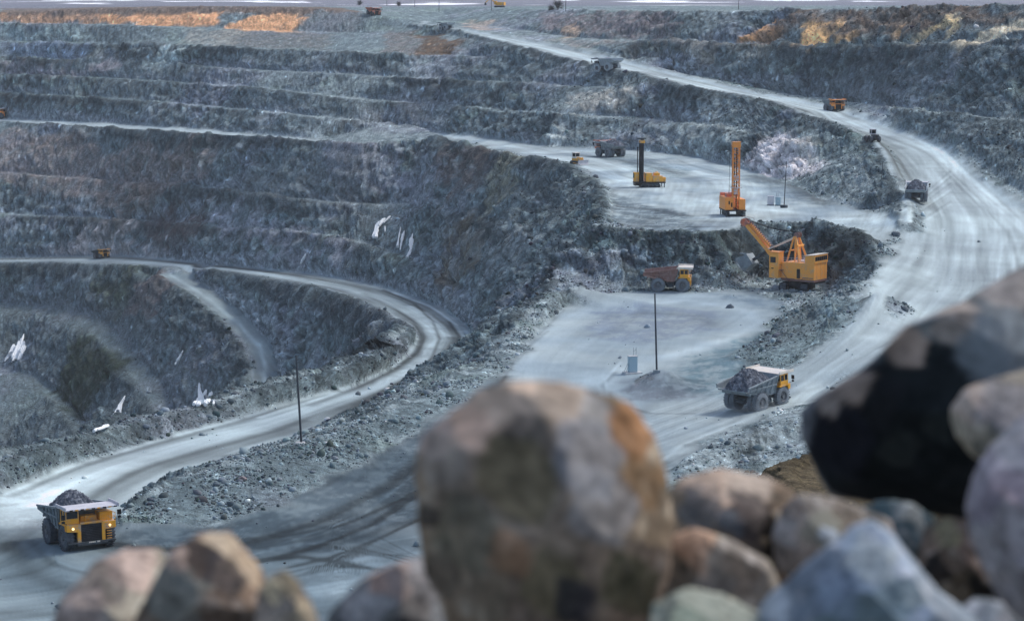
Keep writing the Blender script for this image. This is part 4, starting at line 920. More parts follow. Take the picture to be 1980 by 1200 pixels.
A.box(-.95, .95, -.1, .5, 11.1, 11.5); A.box(-1.3, 1.3, -.85, -.55, 9.4, 9.75); A.box(-1.3, 1.3, .9, 1.15, 8.4, 8.65)
A.build("gantry_frame", MT['dorange'], SH, .02)
for x in (-.5, .5): MB().lathe([(-.14, .62), (-.08, .62), (-.05, .52), (.05, .52), (.08, .62), (.14, .62)], (x, -.05, 11.75), 'x', 20).build("gantry_sheave", MT['rust'], SH)
bf, bt = Vector((0, 2.4, 3.6)), Vector((0, 12.9, 13.6)); bm_ = bf.lerp(bt, .46)
bo = MB()
for s in (-1, 1): bo.bar((s * .95, bf.y, bf.z), (s * .42, bm_.y, bm_.z), .5, .75)
bo.bar(bm_ + Vector((0, -.2, -.2)), bt, 1.0, .8)
for k in range(7):
    p = bf.lerp(bt, .08 + k * .06); bo.box(-.9 + k * .07, .9 - k * .07, p.y - .1, p.y + .1, p.z - .1, p.z + .1)
boom = bo.build("boom", MT['dorange'], SH, .03)
up_ = MB(); n_ = Vector((0, -.7, .7))
up_.bar(bm_ + n_ * .95 + (bt - bm_) * .02, bt + n_ * .75 - (bt - bm_) * .12, .75, .5); up_.build("dipper_handle_housing", MT['orange'], boom, .03)
ra = MB()
for k in range(14): p = (bm_ + n_ * 1.35).lerp(bt + n_ * 1.1 - (bt - bm_) * .12, k / 13); ra.box(-.3, .3, p.y - .1, p.y + .1, p.z - .1, p.z + .14)
ra.build("gear_rack", MT['rust'], boom)
for x in (-.45, .45): MB().lathe([(-.14, .85), (-.08, .85), (-.05, .72), (.05, .72), (.08, .85), (.14, .85)], (x, bt.y + .1, bt.z + .1), 'x', 24).build("boom_sheave", MT['red'], boom)
pf = MB(); pf.box(-.8, .8, bt.y - 1.6, bt.y - .4, bt.z - .1, bt.z - .02); pf.tube([(-.8, bt.y - 1.6, bt.z + 1.0), (-.8, bt.y + .6, bt.z + 1.3), (.8, bt.y + .6, bt.z + 1.3), (.8, bt.y - 1.6, bt.z + 1.0)], .04, 5)
for x in (-.8, .8):
    for y in (-1.6, -.4, .6): pf.tube([(x, bt.y + y, bt.z - .1), (x, bt.y + y, bt.z + 1.1)], .035, 5)
pf.build("tip_platform", MT['rust'], boom)
st_ = MB()
for s in (-1, 1): st_.bar((s * .4, bm_.y, bm_.z), (s * .55, .35, 11.3), .22, .3)
st_.build("boom_strut", MT['cream'], SH); st_.v
for s in (-.45, .45, .25, -.25):
    q0, q1 = Vector((s, -.05, 12.3)), Vector((s, bt.y, bt.z + .9)); MB().tube([q0.lerp(q1, k / 8) - Vector((0, 0, .55 * math.sin(math.pi * k / 8))) for k in range(9)], .045, 5).build("suspension_rope", MT['black'], SH)
dh = MB(); piv = bm_ + Vector((0, .3, -.2)); bk = Vector((0, 12.2, 5.3))
dh.bar(piv + Vector((0, -1.9, .9)), bk + Vector((0, -1.2, .35)), .55, .6); dip = dh.build("dipper_handle", MT['dgrey'], SH, .03)
bu = MB(); Mb = Matrix.Translation(bk) @ Matrix.Rotation(math.radians(-38), 4, 'X')
o_, i_ = [(-1.3, -1.2), (-1.35, 1.1), (1.2, 1.45), (1.5, -1.0)], None
for s in (-1, 1): bu.add([(s * 1.35, -1.3, -1.3), (s * 1.35, -1.35, 1.2), (s * 1.35, 1.25, 1.6), (s * 1.35, 1.5, -1.0), (s * 1.2, -1.3, -1.3), (s * 1.2, -1.35, 1.2), (s * 1.2, 1.25, 1.6), (s * 1.2, 1.5, -1.0)], [(0, 1, 2, 3), (7, 6, 5, 4), (0, 4, 5, 1), (1, 5, 6, 2), (2, 6, 7, 3), (3, 7, 4, 0)], Mb)
bu.box(-1.35, 1.35, -1.42, -1.25, -1.3, 1.2, Mb); bu.box(-1.35, 1.35, -1.35, 1.5, -1.42, -1.2, Mb); bu.box(-1.35, 1.35, 1.35, 1.55, -1.3, 1.6, Mb)
for x in (-1.1, -.37, .37, 1.1): bu.add([(x - .14, 1.3, 1.5), (x + .14, 1.3, 1.5), (x + .14, 1.6, 1.5), (x - .14, 1.6, 1.5), (x, 1.45, 2.2)], [(0, 1, 2, 3), (0, 4, 1), (1, 4, 2), (2, 4, 3), (3, 4, 0)], Mb)
bu.bar(Mb @ Vector((0, -1.3, 1.0)), Mb @ Vector((0, .6, 2.6)), .3, .3); bucket = bu.build("dipper_bucket", MT['grey'], dip, .03)
for s in (-.2, .2): MB().tube([(s, bt.y + .9, bt.z), tuple(Mb @ Vector((s, .6, 2.6)))], .04, 5).build("hoist_rope", MT['black'], SH)

# ------------------------------------------------------------------ drill rigs
def lattice(m, x, y, z0, z1, w, d, n, r=.09, r2=.05):
    for sx in (-1, 1):
        for sy in (-1, 1): m.bar((x + sx * w / 2, y + sy * d / 2, z0), (x + sx * w / 2, y + sy * d / 2, z1), r * 2)
    for k in range(n):
        a, b = z0 + (z1 - z0) * k / n, z0 + (z1 - z0) * (k + 1) / n; s = 1 if k % 2 else -1
        for sy in (-1, 1): m.bar((x - s * w / 2, y + sy * d / 2, a), (x + s * w / 2, y + sy * d / 2, b), r2 * 2); m.bar((x - w / 2, y + sy * d / 2, b), (x + w / 2, y + sy * d / 2, b), r2 * 2)
        for sx in (-1, 1): m.bar((x + sx * w / 2, y - s * d / 2, a), (x + sx * w / 2, y + s * d / 2, b), r2 * 2)
w0 = hit(1417, 417)
D2 = thing("drill_rig", "tall orange lattice mast drill rig standing above the shovel face", "drill rig", w0, math.radians(6))
for s in (-1, 1): crawler(D2, s * 1.7, -3.0, 3.0, .7, 1.2)
m = MB(); m.box(-2.5, 2.5, -3.6, 4.2, 1.3, 1.6); m.build("base_frame", MT['black'], D2, .02)
for x in (-2.2, 2.2):
    for y in (-3.3, 3.6): MB().tube([(x, y, 0), (x, y, 1.6)], .16, 8).build("levelling_jack", MT['dgrey'], D2)
m = MB(); m.box(-2.5, -.75, -3.3, 4.0, 1.605, 4.5); hs = m.build("engine_house", MT['orange'], D2, .04)
for x in (-1.7, -1.1): MB().box(x, x + .3, -3.35, -3.29, 2.9 if x < -1.5 else 2.3, 3.7 if x < -1.5 else 3.3).build("window", MT['glass'], hs)
m = MB(); m.box(.8, 2.3, -3.3, 3.6, 1.605, 4.1); m.build("operator_cab", MT['orange'], D2, .04)
m = MB(); m.box(-2.4, 2.3, 3.0, 4.0, 4.2, 5.2); m.box(-1.8, -.7, -1.5, 1.2, 4.5, 5.3); m.tube([(-2.2, -3.2, 4.5), (-2.2, -3.2, 5.5), (-.8, -3.2, 5.5)], .05, 5); m.tube([(-2.2, -3.2, 5.0), (-.8, -3.2, 5.0)], .04, 5); m.build("compressor_pack", MT['red'], D2, .03)
m = MB(); lattice(m, .1, -2.6, 1.7, 17.2, 1.5, 1.3, 15, .09, .05); m.box(-.85, 1.05, -3.45, -1.8, 16.2, 17.5); mast = m.build("mast", MT['orange'], D2)
m = MB(); m.tube([(.25, -2.6, 1.7), (.25, -2.6, 16.0)], .17, 8); m.tube([(-.2, -2.4, 5.0), (-.2, -2.4, 13.5)], .12, 8); m.build("drill_rod", MT['black'], mast)
m = MB(); m.box(-.5, .7, -3.1, -2.1, 8.4, 9.6); m.box(-.35, .5, -3.2, -2.2, 5.2, 6.6); m.build("rotary_head", MT['lilac'], mast, .03)
for z in (6.9, 7.3): pass
m = MB(); m.box(-1.1, 1.3, -3.7, -1.6, 6.75, 6.87); m.tube([(-1.1, -3.7, 7.6), (1.3, -3.7, 7.6)], .04, 5); m.build("mast_platform", MT['lilac'], mast)
m = MB(); m.tube([(-1.45, -2.6, 5.2), (-1.4, -2.6, 16.8)], .035, 5); m.build("cable", MT['black'], mast)
m = MB(); m.tube([(-.9, -3.35, 7.0), (-1.6, -3.3, 7.2), (-1.7, -3.3, 5.5)], .05, 6); m.build("hose", MT['black'], mast)
w0 = hit(1256, 362)
D1 = thing("drill_rig", "yellow blasthole drill rig with a slim black mast near the bench edge", "drill rig", w0, math.radians(99))
for s in (-1, 1): crawler(D1, s * 1.5, -2.6, 2.6, .65, 1.05)
MB().box(-2.0, 2.0, -4.0, 4.2, 1.15, 1.5).build("base_frame", MT['black'], D1, .02)
m = MB(); m.box(-1.7, 1.6, -3.2, -.6, 1.505, 3.1); m.box(-1.2, 1.2, -4.2, -3.2, 1.505, 2.7); m.build("engine_pack", MT['yellow'], D1, .05)
m = MB(); m.box(-1.6, 1.5, -.5, 1.3, 1.505, 3.9); m.box(-1.0, .8, -2.6, -1.1, 3.1, 3.9); m.tube([(-.8, -2.2, 3.5), (.9, -2.2, 3.9)], .3, 10); m.build("compressor_pack", MT['yellow'], D1, .05)
m = MB(); m.tube([(.3, -1.6, 3.9), (.3, -1.6, 4.4)], .12, 8); m.tube([(-1.6, -3.6, 3.2), (1.6, -3.6, 3.2)], .05, 5); m.tube([(1.4, -3.9, 2.7), (1.4, -.6, 2.7)], .05, 5); m.build("exhaust_and_rails", MT['cream'], D1)
m = MB(); m.box(-.2, 1.7, 2.6, 4.2, 1.505, 4.0); cbb = m.build("operator_cab", MT['yellow'], D1, .05)
MB().box(1.68, 1.75, 2.8, 4.0, 2.6, 3.6).build("cab_window", MT['glass'], cbb); MB().box(.0, 1.5, 4.17, 4.25, 2.5, 3.7).build("cab_window", MT['glass'], cbb)
m = MB(); m.box(-.55, .25, 1.75, 2.55, .3, 12.9); mst = m.build("mast", MT['black'], D1, .02)
for k in range(14): m = MB(); 
m = MB(); m.box(-.5, .2, 2.62, 2.95, .3, 12.4); m.build("mast_guide", MT['black'], mst)
m = MB(); m.box(-.75, .45, 1.5, 2.95, 11.9, 12.7); m.build("crown_block", MT['yellow'], mst, .03)
MB().box(-.9, .6, 1.2, 3.4, 13.0, 13.25).build("mast_cap", MT['black'], mst)
m = MB(); m.tube([(.2, 3.3, 1.6), (.2, 3.3, 10.8)], .13, 8); m.box(-.1, .5, 3.1, 3.5, 10.6, 10.8); m.build("rod_rack", MT['black'], mst)
MB().box(-1.4, 1.4, 1.5, 4.2, .5, 1.14).build("dust_skirt", MT['black'], D1, .02)
for x, y in ((-1.6, -3.7), (1.6, -3.7)): MB().tube([(x, y, 0), (x, y, 1.5)], .13, 8).build("levelling_jack", MT['dgrey'], D1)

# ------------------------------------------------------------------ dozer, loader, distant excavator
w0 = hit(1117, 319)
BZ = thing("bulldozer", "cream and yellow bulldozer pushing rock at the edge of the upper bench", "bulldozer", w0 + Vector((0, 1.5, 0)), yaw(.62, -.78))
for s in (-1, 1): crawler(BZ, s * 1.1, -2.0, 1.7, .62, 1.15)
m = MB(); m.box(-.75, .75, -1.9, 2.0, .6, 1.9); m.box(-.55, .55, .2, 2.1, 1.9, 2.25); m.build("engine_body", MT['yellow'], BZ, .05)
m = MB(); m.box(-.85, .85, -1.6, .1, 1.905, 2.45)
for x in (-.8, .8):
    for y in (-1.5, 0): m.box(x - .06, x + .06, y - .06, y + .06, 2.4, 3.5)
m.build("cab", MT['cream'], BZ, .02); MB().box(-.78, .78, -1.5, .02, 2.46, 3.45).build("cab_window", MT['glass'], BZ); MB().box(-1.0, 1.0, -1.75, .2, 3.5, 3.68).build("cab_roof", MT['cream'], BZ, .03)
m = MB(); m.add([(x, y, z) for x in (-2.0, 2.0) for (y, z) in ((3.0, .0), (2.75, .6), (2.8, 1.2), (3.05, 1.55), (2.85, 1.55), (2.6, 1.2), (2.55, .6), (2.8, 0))], [tuple(range(8)), tuple(range(8, 16))[::-1]] + [(i, (i + 1) % 8, 8 + (i + 1) % 8, 8 + i) for i in range(8)]); m.build("blade", MT['lilac'], BZ)
for s in (-1, 1): MB().bar((s * 1.5, 2.7, .4), (s * 1.45, -.4, .55), .2).build("push_arm", MT['yellow'], BZ)
w0 = hit(1687, 275)
LD = thing("wheel_loader", "dark wheel loader seen from behind at the inner edge of the ramp", "wheel loader", w0, yaw(-.25, .97), 1.0)
for s in (-1, 1):
    for y in (-1.7, 1.7):
        m = MB(); m.lathe([(-.33, .5), (-.33, .82), (-.2, .9), (.2, .9), (.33, .82), (.33, .5)], (s * 1.15, y, .9), 'x', 24, False); o = m.build("wheel", MT['tyred'], LD, smooth=True)
        MB().lathe([(-.2, .52), (.2, .52)], (s * 1.15, y, .9), 'x', 18).build("rim", MT['dgrey'], o)
m = MB(); m.box(-.8, .8, -2.9, -.4, .8, 2.2, taper=.06); m.box(-.6, .6, -.4, 2.2, .7, 1.5); m.build("body", MT['dgrey'], LD, .05)
m = MB(); m.box(-.75, .75, -2.98, -2.85, .7, 1.2); m.box(-.3, .3, -2.97, -2.85, 1.3, 2.0); m.build("rear_grille", MT['black'], LD, .02)
m = MB(); m.box(-.7, .7, -.9, .6, 2.15, 2.4); m.box(-.75, .75, -1.0, .7, 3.45, 3.6)
for x in (-.66, .66):
    for y in (-.85, .55): m.box(x - .05, x + .05, y - .05, y + .05, 2.4, 3.45)
m.build("cab", MT['lilac'], LD); MB().box(-.6, .6, -.8, .5, 2.41, 3.44).build("cab_window", MT['glass'], LD)
m = MB(); 
for s in (-1, 1): m.bar((s * .5, 1.0, 1.7), (s * .5, 3.4, .7), .2, .3)
m.build("lift_arms", MT['dgrey'], LD); MB().prism([(3.4, .1), (4.5, .1), (4.3, .25), (3.6, .5), (3.5, 1.3), (3.3, 1.4)], -1.6, 1.6).build("bucket", MT['grey'], LD)
w0 = hit(966, 15.5)
EX = thing("excavator", "far yellow excavator on the rim skyline beside a mast", "excavator", w0, yaw(-.95, .3), 1.15)
for s in (-1, 1): crawler(EX, s * 1.1, -2.1, 2.1, .6, .9)
m = MB(); m.box(-1.4, 1.4, -2.6, 1.6, 1.1, 2.6); m.build("house", MT['yellow'], EX, .1); m = MB(); m.box(-1.4, -.4, 1.0, 2.3, 1.5, 3.1); m.build("cab", MT['yellow'], EX, .05)
m = MB(); m.bar((0, 1.4, 1.8), (0, 4.6, 4.3), .4, .5); m.bar((0, 4.6, 4.3), (0, 6.8, 2.4), .3, .4); m.build("boom", MT['yellow'], EX); MB().box(-.5, .5, 6.4, 7.2, 1.2, 2.4, taper=.15).build("bucket", MT['dgrey'], EX)

# ------------------------------------------------------------------ poles and cabinets
def pole(name, label, px, py, H, r, lean=(0, 0), foot=None, cat="pole", extra=None, group=None, lower=0.15):
    w = hit(px, py); t = thing(name, label, cat, w, 0, 1, group)
    MB().tube([(0, 0, -lower), (lean[0] * .5, lean[1] * .5, H * .5), (lean[0], lean[1], H)], [r, r * .9, r * .7], 10).build("pole_shaft", MT['pole'], t, smooth=True)
    if foot == 'round': MB().lathe([(-.5, 1.0), (.05, 1.02), (.22, .85), (.26, .2)], (0, 0, .1), 'z', 28).build("concrete_foot", MT['conc'], t, smooth=True)
    if foot == 'tyre': MB().lathe([(-.1, .8), (.35, .95), (.7, .85), (.75, .3)], (0, 0, 0), 'z', 20).build("tyre_foot", MT['dgrey'], t, smooth=True)
    if foot == 'plinth': MB().box(-.55, .55, -.55, .55, -.4, .35).build("plinth", MT['grey'], t)
    return t
pole("lamp_pole", "dark steel pole on a round white concrete foot beside the pit road", 583, 859, 12.7, .17, (-.62, 0), 'round')
pole("lamp_pole", "dark steel pole on the small stone heap next to the blue cabinet", 1270, 720, 12.9, .17, (-.42, 0), 'plinth')
pole("lamp_pole", "slim pole in a rubber foot behind the pair of grey cabinets", 1516, 402, 11.3, .12, (.42, 0), 'tyre')
pole("lamp_pole", "thin short pole on the slope beside the inner curve of the ramp", 1703, 372, 7.4, .09, (.35, 0), None, lower=1.5)
for (x, y, H, l) in ((849, 24, 8, "thin mast on the rim between the orange truck and the far excavator"), (950, 22, 9, "thin mast touching the far excavator on the rim"), (1094, 26, 10, "thin mast beside the bush on the rim"), (802, 14, 5, "short mast on the rim left of the far poles"), (748, 12, 5, "short mast on the rim just right of the orange truck body"), (1428, 20, 6, "lone mast on the rim above the right hand wall")):
    pole("mast_pole", l, x, y, H, .16, (0, 0), None, lower=2)
w0 = hit(1223, 722)
K = thing("electrical_cabinet", "pale blue upright cabinet on a concrete slab beside the tall dark pole", "electrical cabinet", w0, math.radians(14))
MB().box(-1.5, 1.5, -1.0, 1.0, -.2, .28).build("slab", MT['conc'], K, .03)
m = MB(); m.box(-.72, .72, -.55, .55, .285, 2.95); bx = m.build("cabinet_body", MT['box'], K, .02); MB().box(-.80, .80, -.63, .63, 2.955, 3.04).build("cabinet_roof", MT['conc'], bx)
MB().box(-.62, .35, -.58, -.552, .45, 2.8).build("cabinet_door", MT['box'], bx)
m = MB()
for x in (.25, .7): m.tube([(x, .3, 3.04), (x, .3, 4.4)], .035, 6)
m.tube([(.25, .3, 3.7), (.7, .3, 4.1)], .03, 6); m.build("insulator_frame", MT['grey'], K)
for y in (-.4, .4): MB().tube([(-.72, y, 1.7), (-1.35, y, .28)], .04, 6).build("brace", MT['grey'], K)
w0 = hit(1490, 397)
for (dx, lab, w, h_, mt) in ((0, "white low cabinet, left of the grey cabinet pair on the upper bench", 1.55, 2.3, 'lilac'), (1.75, "grey cabinet with two short posts, right of the pair on the upper bench", 1.25, 2.1, 'box')):
    t = thing("electrical_cabinet", lab, "electrical cabinet", w0 + Vector((dx, -.6 if dx else 0, 0)), math.radians(-4))
    MB().box(-w / 2 - .1, w / 2 + .1, -.6, .6, -.1, .15).build("skid", MT['dgrey'], t); o = MB().box(-w / 2, w / 2, -.5, .5, .155, h_).build("cabinet_body", MT[mt], t, .02); MB().box(-.1, .1, -.53, -.505, h_ * .45, h_ * .62).build("sign_plate", MT['conc'], o)
    if dx:
        for x in (-.35, .0): MB().tube([(x, .2, h_), (x, .2, h_ + 1.0)], .05, 6).build("post", MT['grey'], t)

# ------------------------------------------------------------------ ice falls
ice, it_, ib = new_mat("milky_ice")
ib.inputs["Base Color"].default_value = (.80, .84, .90, 1); ib.inputs["Roughness"].default_value = .45; ib.inputs["Subsurface Weight"].default_value = 0.0
ic = it_.nodes.new("ShaderNodeTexCoord"); inn = noise(it_, 1.5, 5, ic.outputs["Object"]); ibp = it_.nodes.new("ShaderNodeBump"); ibp.inputs["Strength"].default_value = .7; ibp.inputs["Distance"].default_value = .4
it_.links.new(inn.outputs["Fac"], ibp.inputs["Height"]); it_.links.new(ibp.outputs[0], ib.inputs["Normal"])
icr = it_.nodes.new("ShaderNodeMapRange"); icr.inputs["To Min"].default_value = .86; icr.inputs["To Max"].default_value = 1.0; it_.links.new(inn.outputs["Fac"], icr.inputs["Value"])
ich = it_.nodes.new("ShaderNodeCombineColor"); 
for k, s_ in enumerate((.92, .97, 1.0)):
    mu = it_.nodes.new("ShaderNodeMath"); mu.operation = 'MULTIPLY'; mu.inputs[1].default_value = s_; it_.links.new(icr.outputs[0], mu.inputs[0]); it_.links.new(mu.outputs[0], ich.inputs[k])
it_.links.new(ich.outputs[0], ib.inputs["Base Color"])
for lab, strokes in ICE:
    m = MB(); base = None
    for path, ws in strokes:
        t_ = np.linspace(0, len(path) - 1, 4 * (len(path) - 1) + 1); xs = np.interp(t_, range(len(path)), [p[0] for p in path]); ys = np.interp(t_, range(len(path)), [p[1] for p in path]); wr = np.interp(t_, range(len(path)), ws)
        pts, rs = [], []
        for a, b, w in zip(xs, ys, wr):
            p = hit(a, b); sc_ = p.y / F_PX
            n_ = max(1, int(w // 3) * 2 - 1) if w > 3.4 else 1
            pts.append(p); rs.append(w * sc_)
        k = 1 if max(ws) < 3.5 else (3 if max(ws) < 7 else 5)
        g = np.random.default_rng(int(path[0][0]))
        for j in range(k):
            off = (j - (k - 1) / 2) / max(1, k) * 1.8
            P_ = [Vector((p.x + off * r_, p.y - 1.6 - .6 * g.uniform(), p.z + .7)) for p, r_ in zip(pts, rs)]
            R_ = [max(.2, 1.15 * r_ * (1.0 if k == 1 else 1.25 / k * g.uniform(.8, 1.3)) * (1.0)) for r_ in rs]
            j0 = 0 if j == k // 2 else int(g.integers(0, max(1, len(P_) // 3))); j1 = len(P_) if j == k // 2 else len(P_) - int(g.integers(0, max(1, len(P_) // 4)))
            R_ = [q_ * g.uniform(.7, 1.25) for q_ in R_]; R_[0] *= .4
            if j1 - j0 > 2: m.tube(P_[j0:j1], R_[j0:j1], 9)
    o = m.build("ice_fall", ice, None, smooth=True); c0 = Vector(hit(*strokes[0][0][-1]))
    o.data.transform(Matrix.Translation(-c0)); o.location = c0
    tag(o, lab, "ice fall", "frozen seeps on the pit walls")

# ------------------------------------------------------------------ loose rubble on berms and slopes (one mass)
def ico():
    t = (1 + 5 ** .5) / 2
    v = np.array([(-1, t, 0), (1, t, 0), (-1, -t, 0), (1, -t, 0), (0, -1, t), (0, 1, t), (0, -1, -t), (0, 1, -t), (t, 0, -1), (t, 0, 1), (-t, 0, -1), (-t, 0, 1)], float)
    f = np.array([(0, 11, 5), (0, 5, 1), (0, 1, 7), (0, 7, 10), (0, 10, 11), (1, 5, 9), (5, 11, 4), (11, 10, 2), (10, 7, 6), (7, 1, 8), (3, 9, 4), (3, 4, 2), (3, 2, 6), (3, 6, 8), (3, 8, 9), (4, 9, 5), (2, 4, 11), (6, 2, 10), (8, 6, 7), (9, 8, 1)])
    return v / np.linalg.norm(v[0]), f
IV, IF = ico()
dd = np.hypot(vx, vy)
clus = sstep(-0.35, 0.45, fbm(vx, vy, vz, 11, 3, 91.0) + 0.25 * n2)
ridge_w = bil(gridmask([tuple(p) for p in RC] + [P(*p) for p in [(990,690,64),(880,780,64.6),(800,835,65),(700,897,65),(560,968,65),(420,1018,65.2),(240,1040,65.7)]], 2), vx, vy)
wgt = (1 - np.clip(mixer, 0, 1)) ** 2 * clus * (vy > 236) * (vy < 900) * (np.abs(vx / vy) < 0.24)
wgt = wgt * (1.0 + 2.2 * ridge_w + 1.2 * ((vy > 430) & (vy < 560)) * (vx > 0)) + 0.012 * (mroad > .5) * (vy > 236) * (vy < 560) * (clus > .7)
wgt = wgt * np.clip(1 - 0.5 * sstep(0.9, 1.8, sl), 0.2, 1)
nst = 52000
pick = rng.choice(len(vx), nst, replace=False, p=wgt / wgt.sum())
sz = (0.13 + 0.10 * rng.pareto(2.6, nst)).clip(0.13, 0.8) * np.minimum(dd[pick] / 400, 1.3) ** 0.4
ctr = np.stack([X[pick], Y[pick], ZV[pick]], 1) + rng.uniform(-.3, .3, (nst, 3)) * np.array([1, 1, .1])
V = np.repeat(IV[None], nst, 0) * (1 + rng.uniform(-.28, .28, (nst, 12, 1)))
q = rng.normal(size=(nst, 4)); q /= np.linalg.norm(q, axis=1)[:, None]
a, b, c_, d = q.T
R3 = np.stack([np.stack([1 - 2 * (c_ * c_ + d * d), 2 * (b * c_ - a * d), 2 * (b * d + a * c_)], 1), np.stack([2 * (b * c_ + a * d), 1 - 2 * (b * b + d * d), 2 * (c_ * d - a * b)], 1), np.stack([2 * (b * d - a * c_), 2 * (c_ * d + a * b), 1 - 2 * (b * b + c_ * c_)], 1)], 1)
V = V * rng.uniform(.6, 1.25, (nst, 1, 3)); V = np.einsum('nij,nkj->nki', R3, V) * sz[:, None, None]; V[:, :, 2] *= 0.8
V = V + ctr[:, None] + np.array([0, 0, .2])[None, None] * sz[:, None, None]
Fc = (IF[None] + 12 * np.arange(nst)[:, None, None]).reshape(-1, 3)
rm = attr_mesh("rubble", V.reshape(-1, 3), Fc, smooth=False)
cc = col[pick] * 0.8 + np.array([.045, .055, .065]); cc = cc * np.exp(rng.normal(0, .5, (nst, 1))) + rng.normal(0, .008, (nst, 3))
cc = np.concatenate([np.repeat(cc.clip(.02, .8), 12, 0), np.zeros((nst * 12, 1))], 1)
rca = rm.color_attributes.new("rock_colour", 'FLOAT_COLOR', 'POINT'); rca.data.foreach_set("color", cc.astype(np.float32).ravel())
sm_, stt, sbb = new_mat("loose_stone"); sa = stt.nodes.new("ShaderNodeAttribute"); sa.attribute_name = "rock_colour"; stt.links.new(sa.outputs["Color"], sbb.inputs["Base Color"]); sbb.inputs["Roughness"].default_value = .95; sbb.inputs["Specular IOR Level"].default_value = .15
rm.materials.append(sm_)
ro = bpy.data.objects.new("rubble", rm); scene.collection.objects.link(ro); ro["kind"] = "stuff"; ro["label"] = "loose grey stones strewn over berms, slopes and talus"; 

# ------------------------------------------------------------------ sculpted rocks
def lump_mesh(name, pos, seed, amp, freq, patches, base, detail=0.5):
    pass
bould_mat = {}
def boulder(label, px, py, rpx, colr, seed, flat=.8):
    w = hit(px, py); g = np.random.default_rng(seed); rr = rpx * w.y / F_PX
    bm = bmesh.new(); bmesh.ops.create_icosphere(bm, subdivisions=4, radius=1)
    P_ = np.array([v.co[:] for v in bm.verts])
    for _ in range(11):
        n = g.normal(size=3); n /= np.linalg.norm(n); h_ = g.uniform(.62, .85); dp = P_ @ n; P_ -= np.where(dp > h_, dp - h_, 0)[:, None] * n[None]
    nn = fbm(P_[:, 0], P_[:, 1], P_[:, 2], .8, 4, seed + .5); P_ = P_ * (1 + .12 * nn)[:, None] * np.array([1.05, .9, flat])[None] * rr
    for v, p in zip(bm.verts, P_): v.co = p
    me = bpy.data.meshes.new("boulder"); bm.to_mesh(me); bm.free()
    key = tuple(colr)
    if key not in bould_mat: bould_mat[key] = stone_mat("boulder_stone", tuple(c * .55 for c in colr), colr, tuple(min(.85, c * 1.4) for c in colr), 1.4, .7, .15)
    me.materials.append(bould_mat[key]); o = bpy.data.objects.new("boulder", me); scene.collection.objects.link(o)
    o.location = (w.x, w.y, w.z + rr * .35); o.rotation_euler = (0, 0, g.uniform(0, 6))
    tag(o, label, "boulder", "larger boulders lying on the pit berms")
for lab, px, py, r_, c_, sd in [
 ("round grey boulder at the left tip of the rubble ridge above the yellow truck", 344, 930, 8, (.20, .25, .28), 1),
 ("pinkish brown boulder in the middle of the rubble ridge, largest there", 468, 932, 11, (.26, .22, .23), 2),
 ("angular grey boulder just right of the pinkish one on the ridge", 500, 915, 7, (.28, .33, .36), 3),
 ("slanting pale slab below and left of the pinkish boulder", 412, 955, 7, (.32, .36, .40), 4),
 ("white topped boulder beside the pit road right of the round footed pole", 633, 815, 8, (.50, .54, .58), 5),
 ("grey boulder just right of the foot of the round footed pole", 604, 880, 7, (.25, .30, .33), 6),
 ("blocky grey boulder near the floor side of the ridge, right of the pole", 648, 890, 8, (.24, .28, .32), 7),
 ("flat pale boulder low on the ridge, midway between pinkish boulder and pole", 540, 932, 7, (.33, .38, .42), 8),
 ("white boulder where the rubble slope meets the shovel floor", 1106, 553, 5, (.55, .58, .62), 9),
 ("dark round boulder at the inner edge of the wide ramp by the notch corner", 1732, 458, 9, (.12, .15, .18), 10),
 ("dark shattered boulder at the tip of the slope between bench and ramp", 1722, 397, 9, (.05, .07, .09), 11)]:
    boulder(lab, px, py, r_, c_, sd)

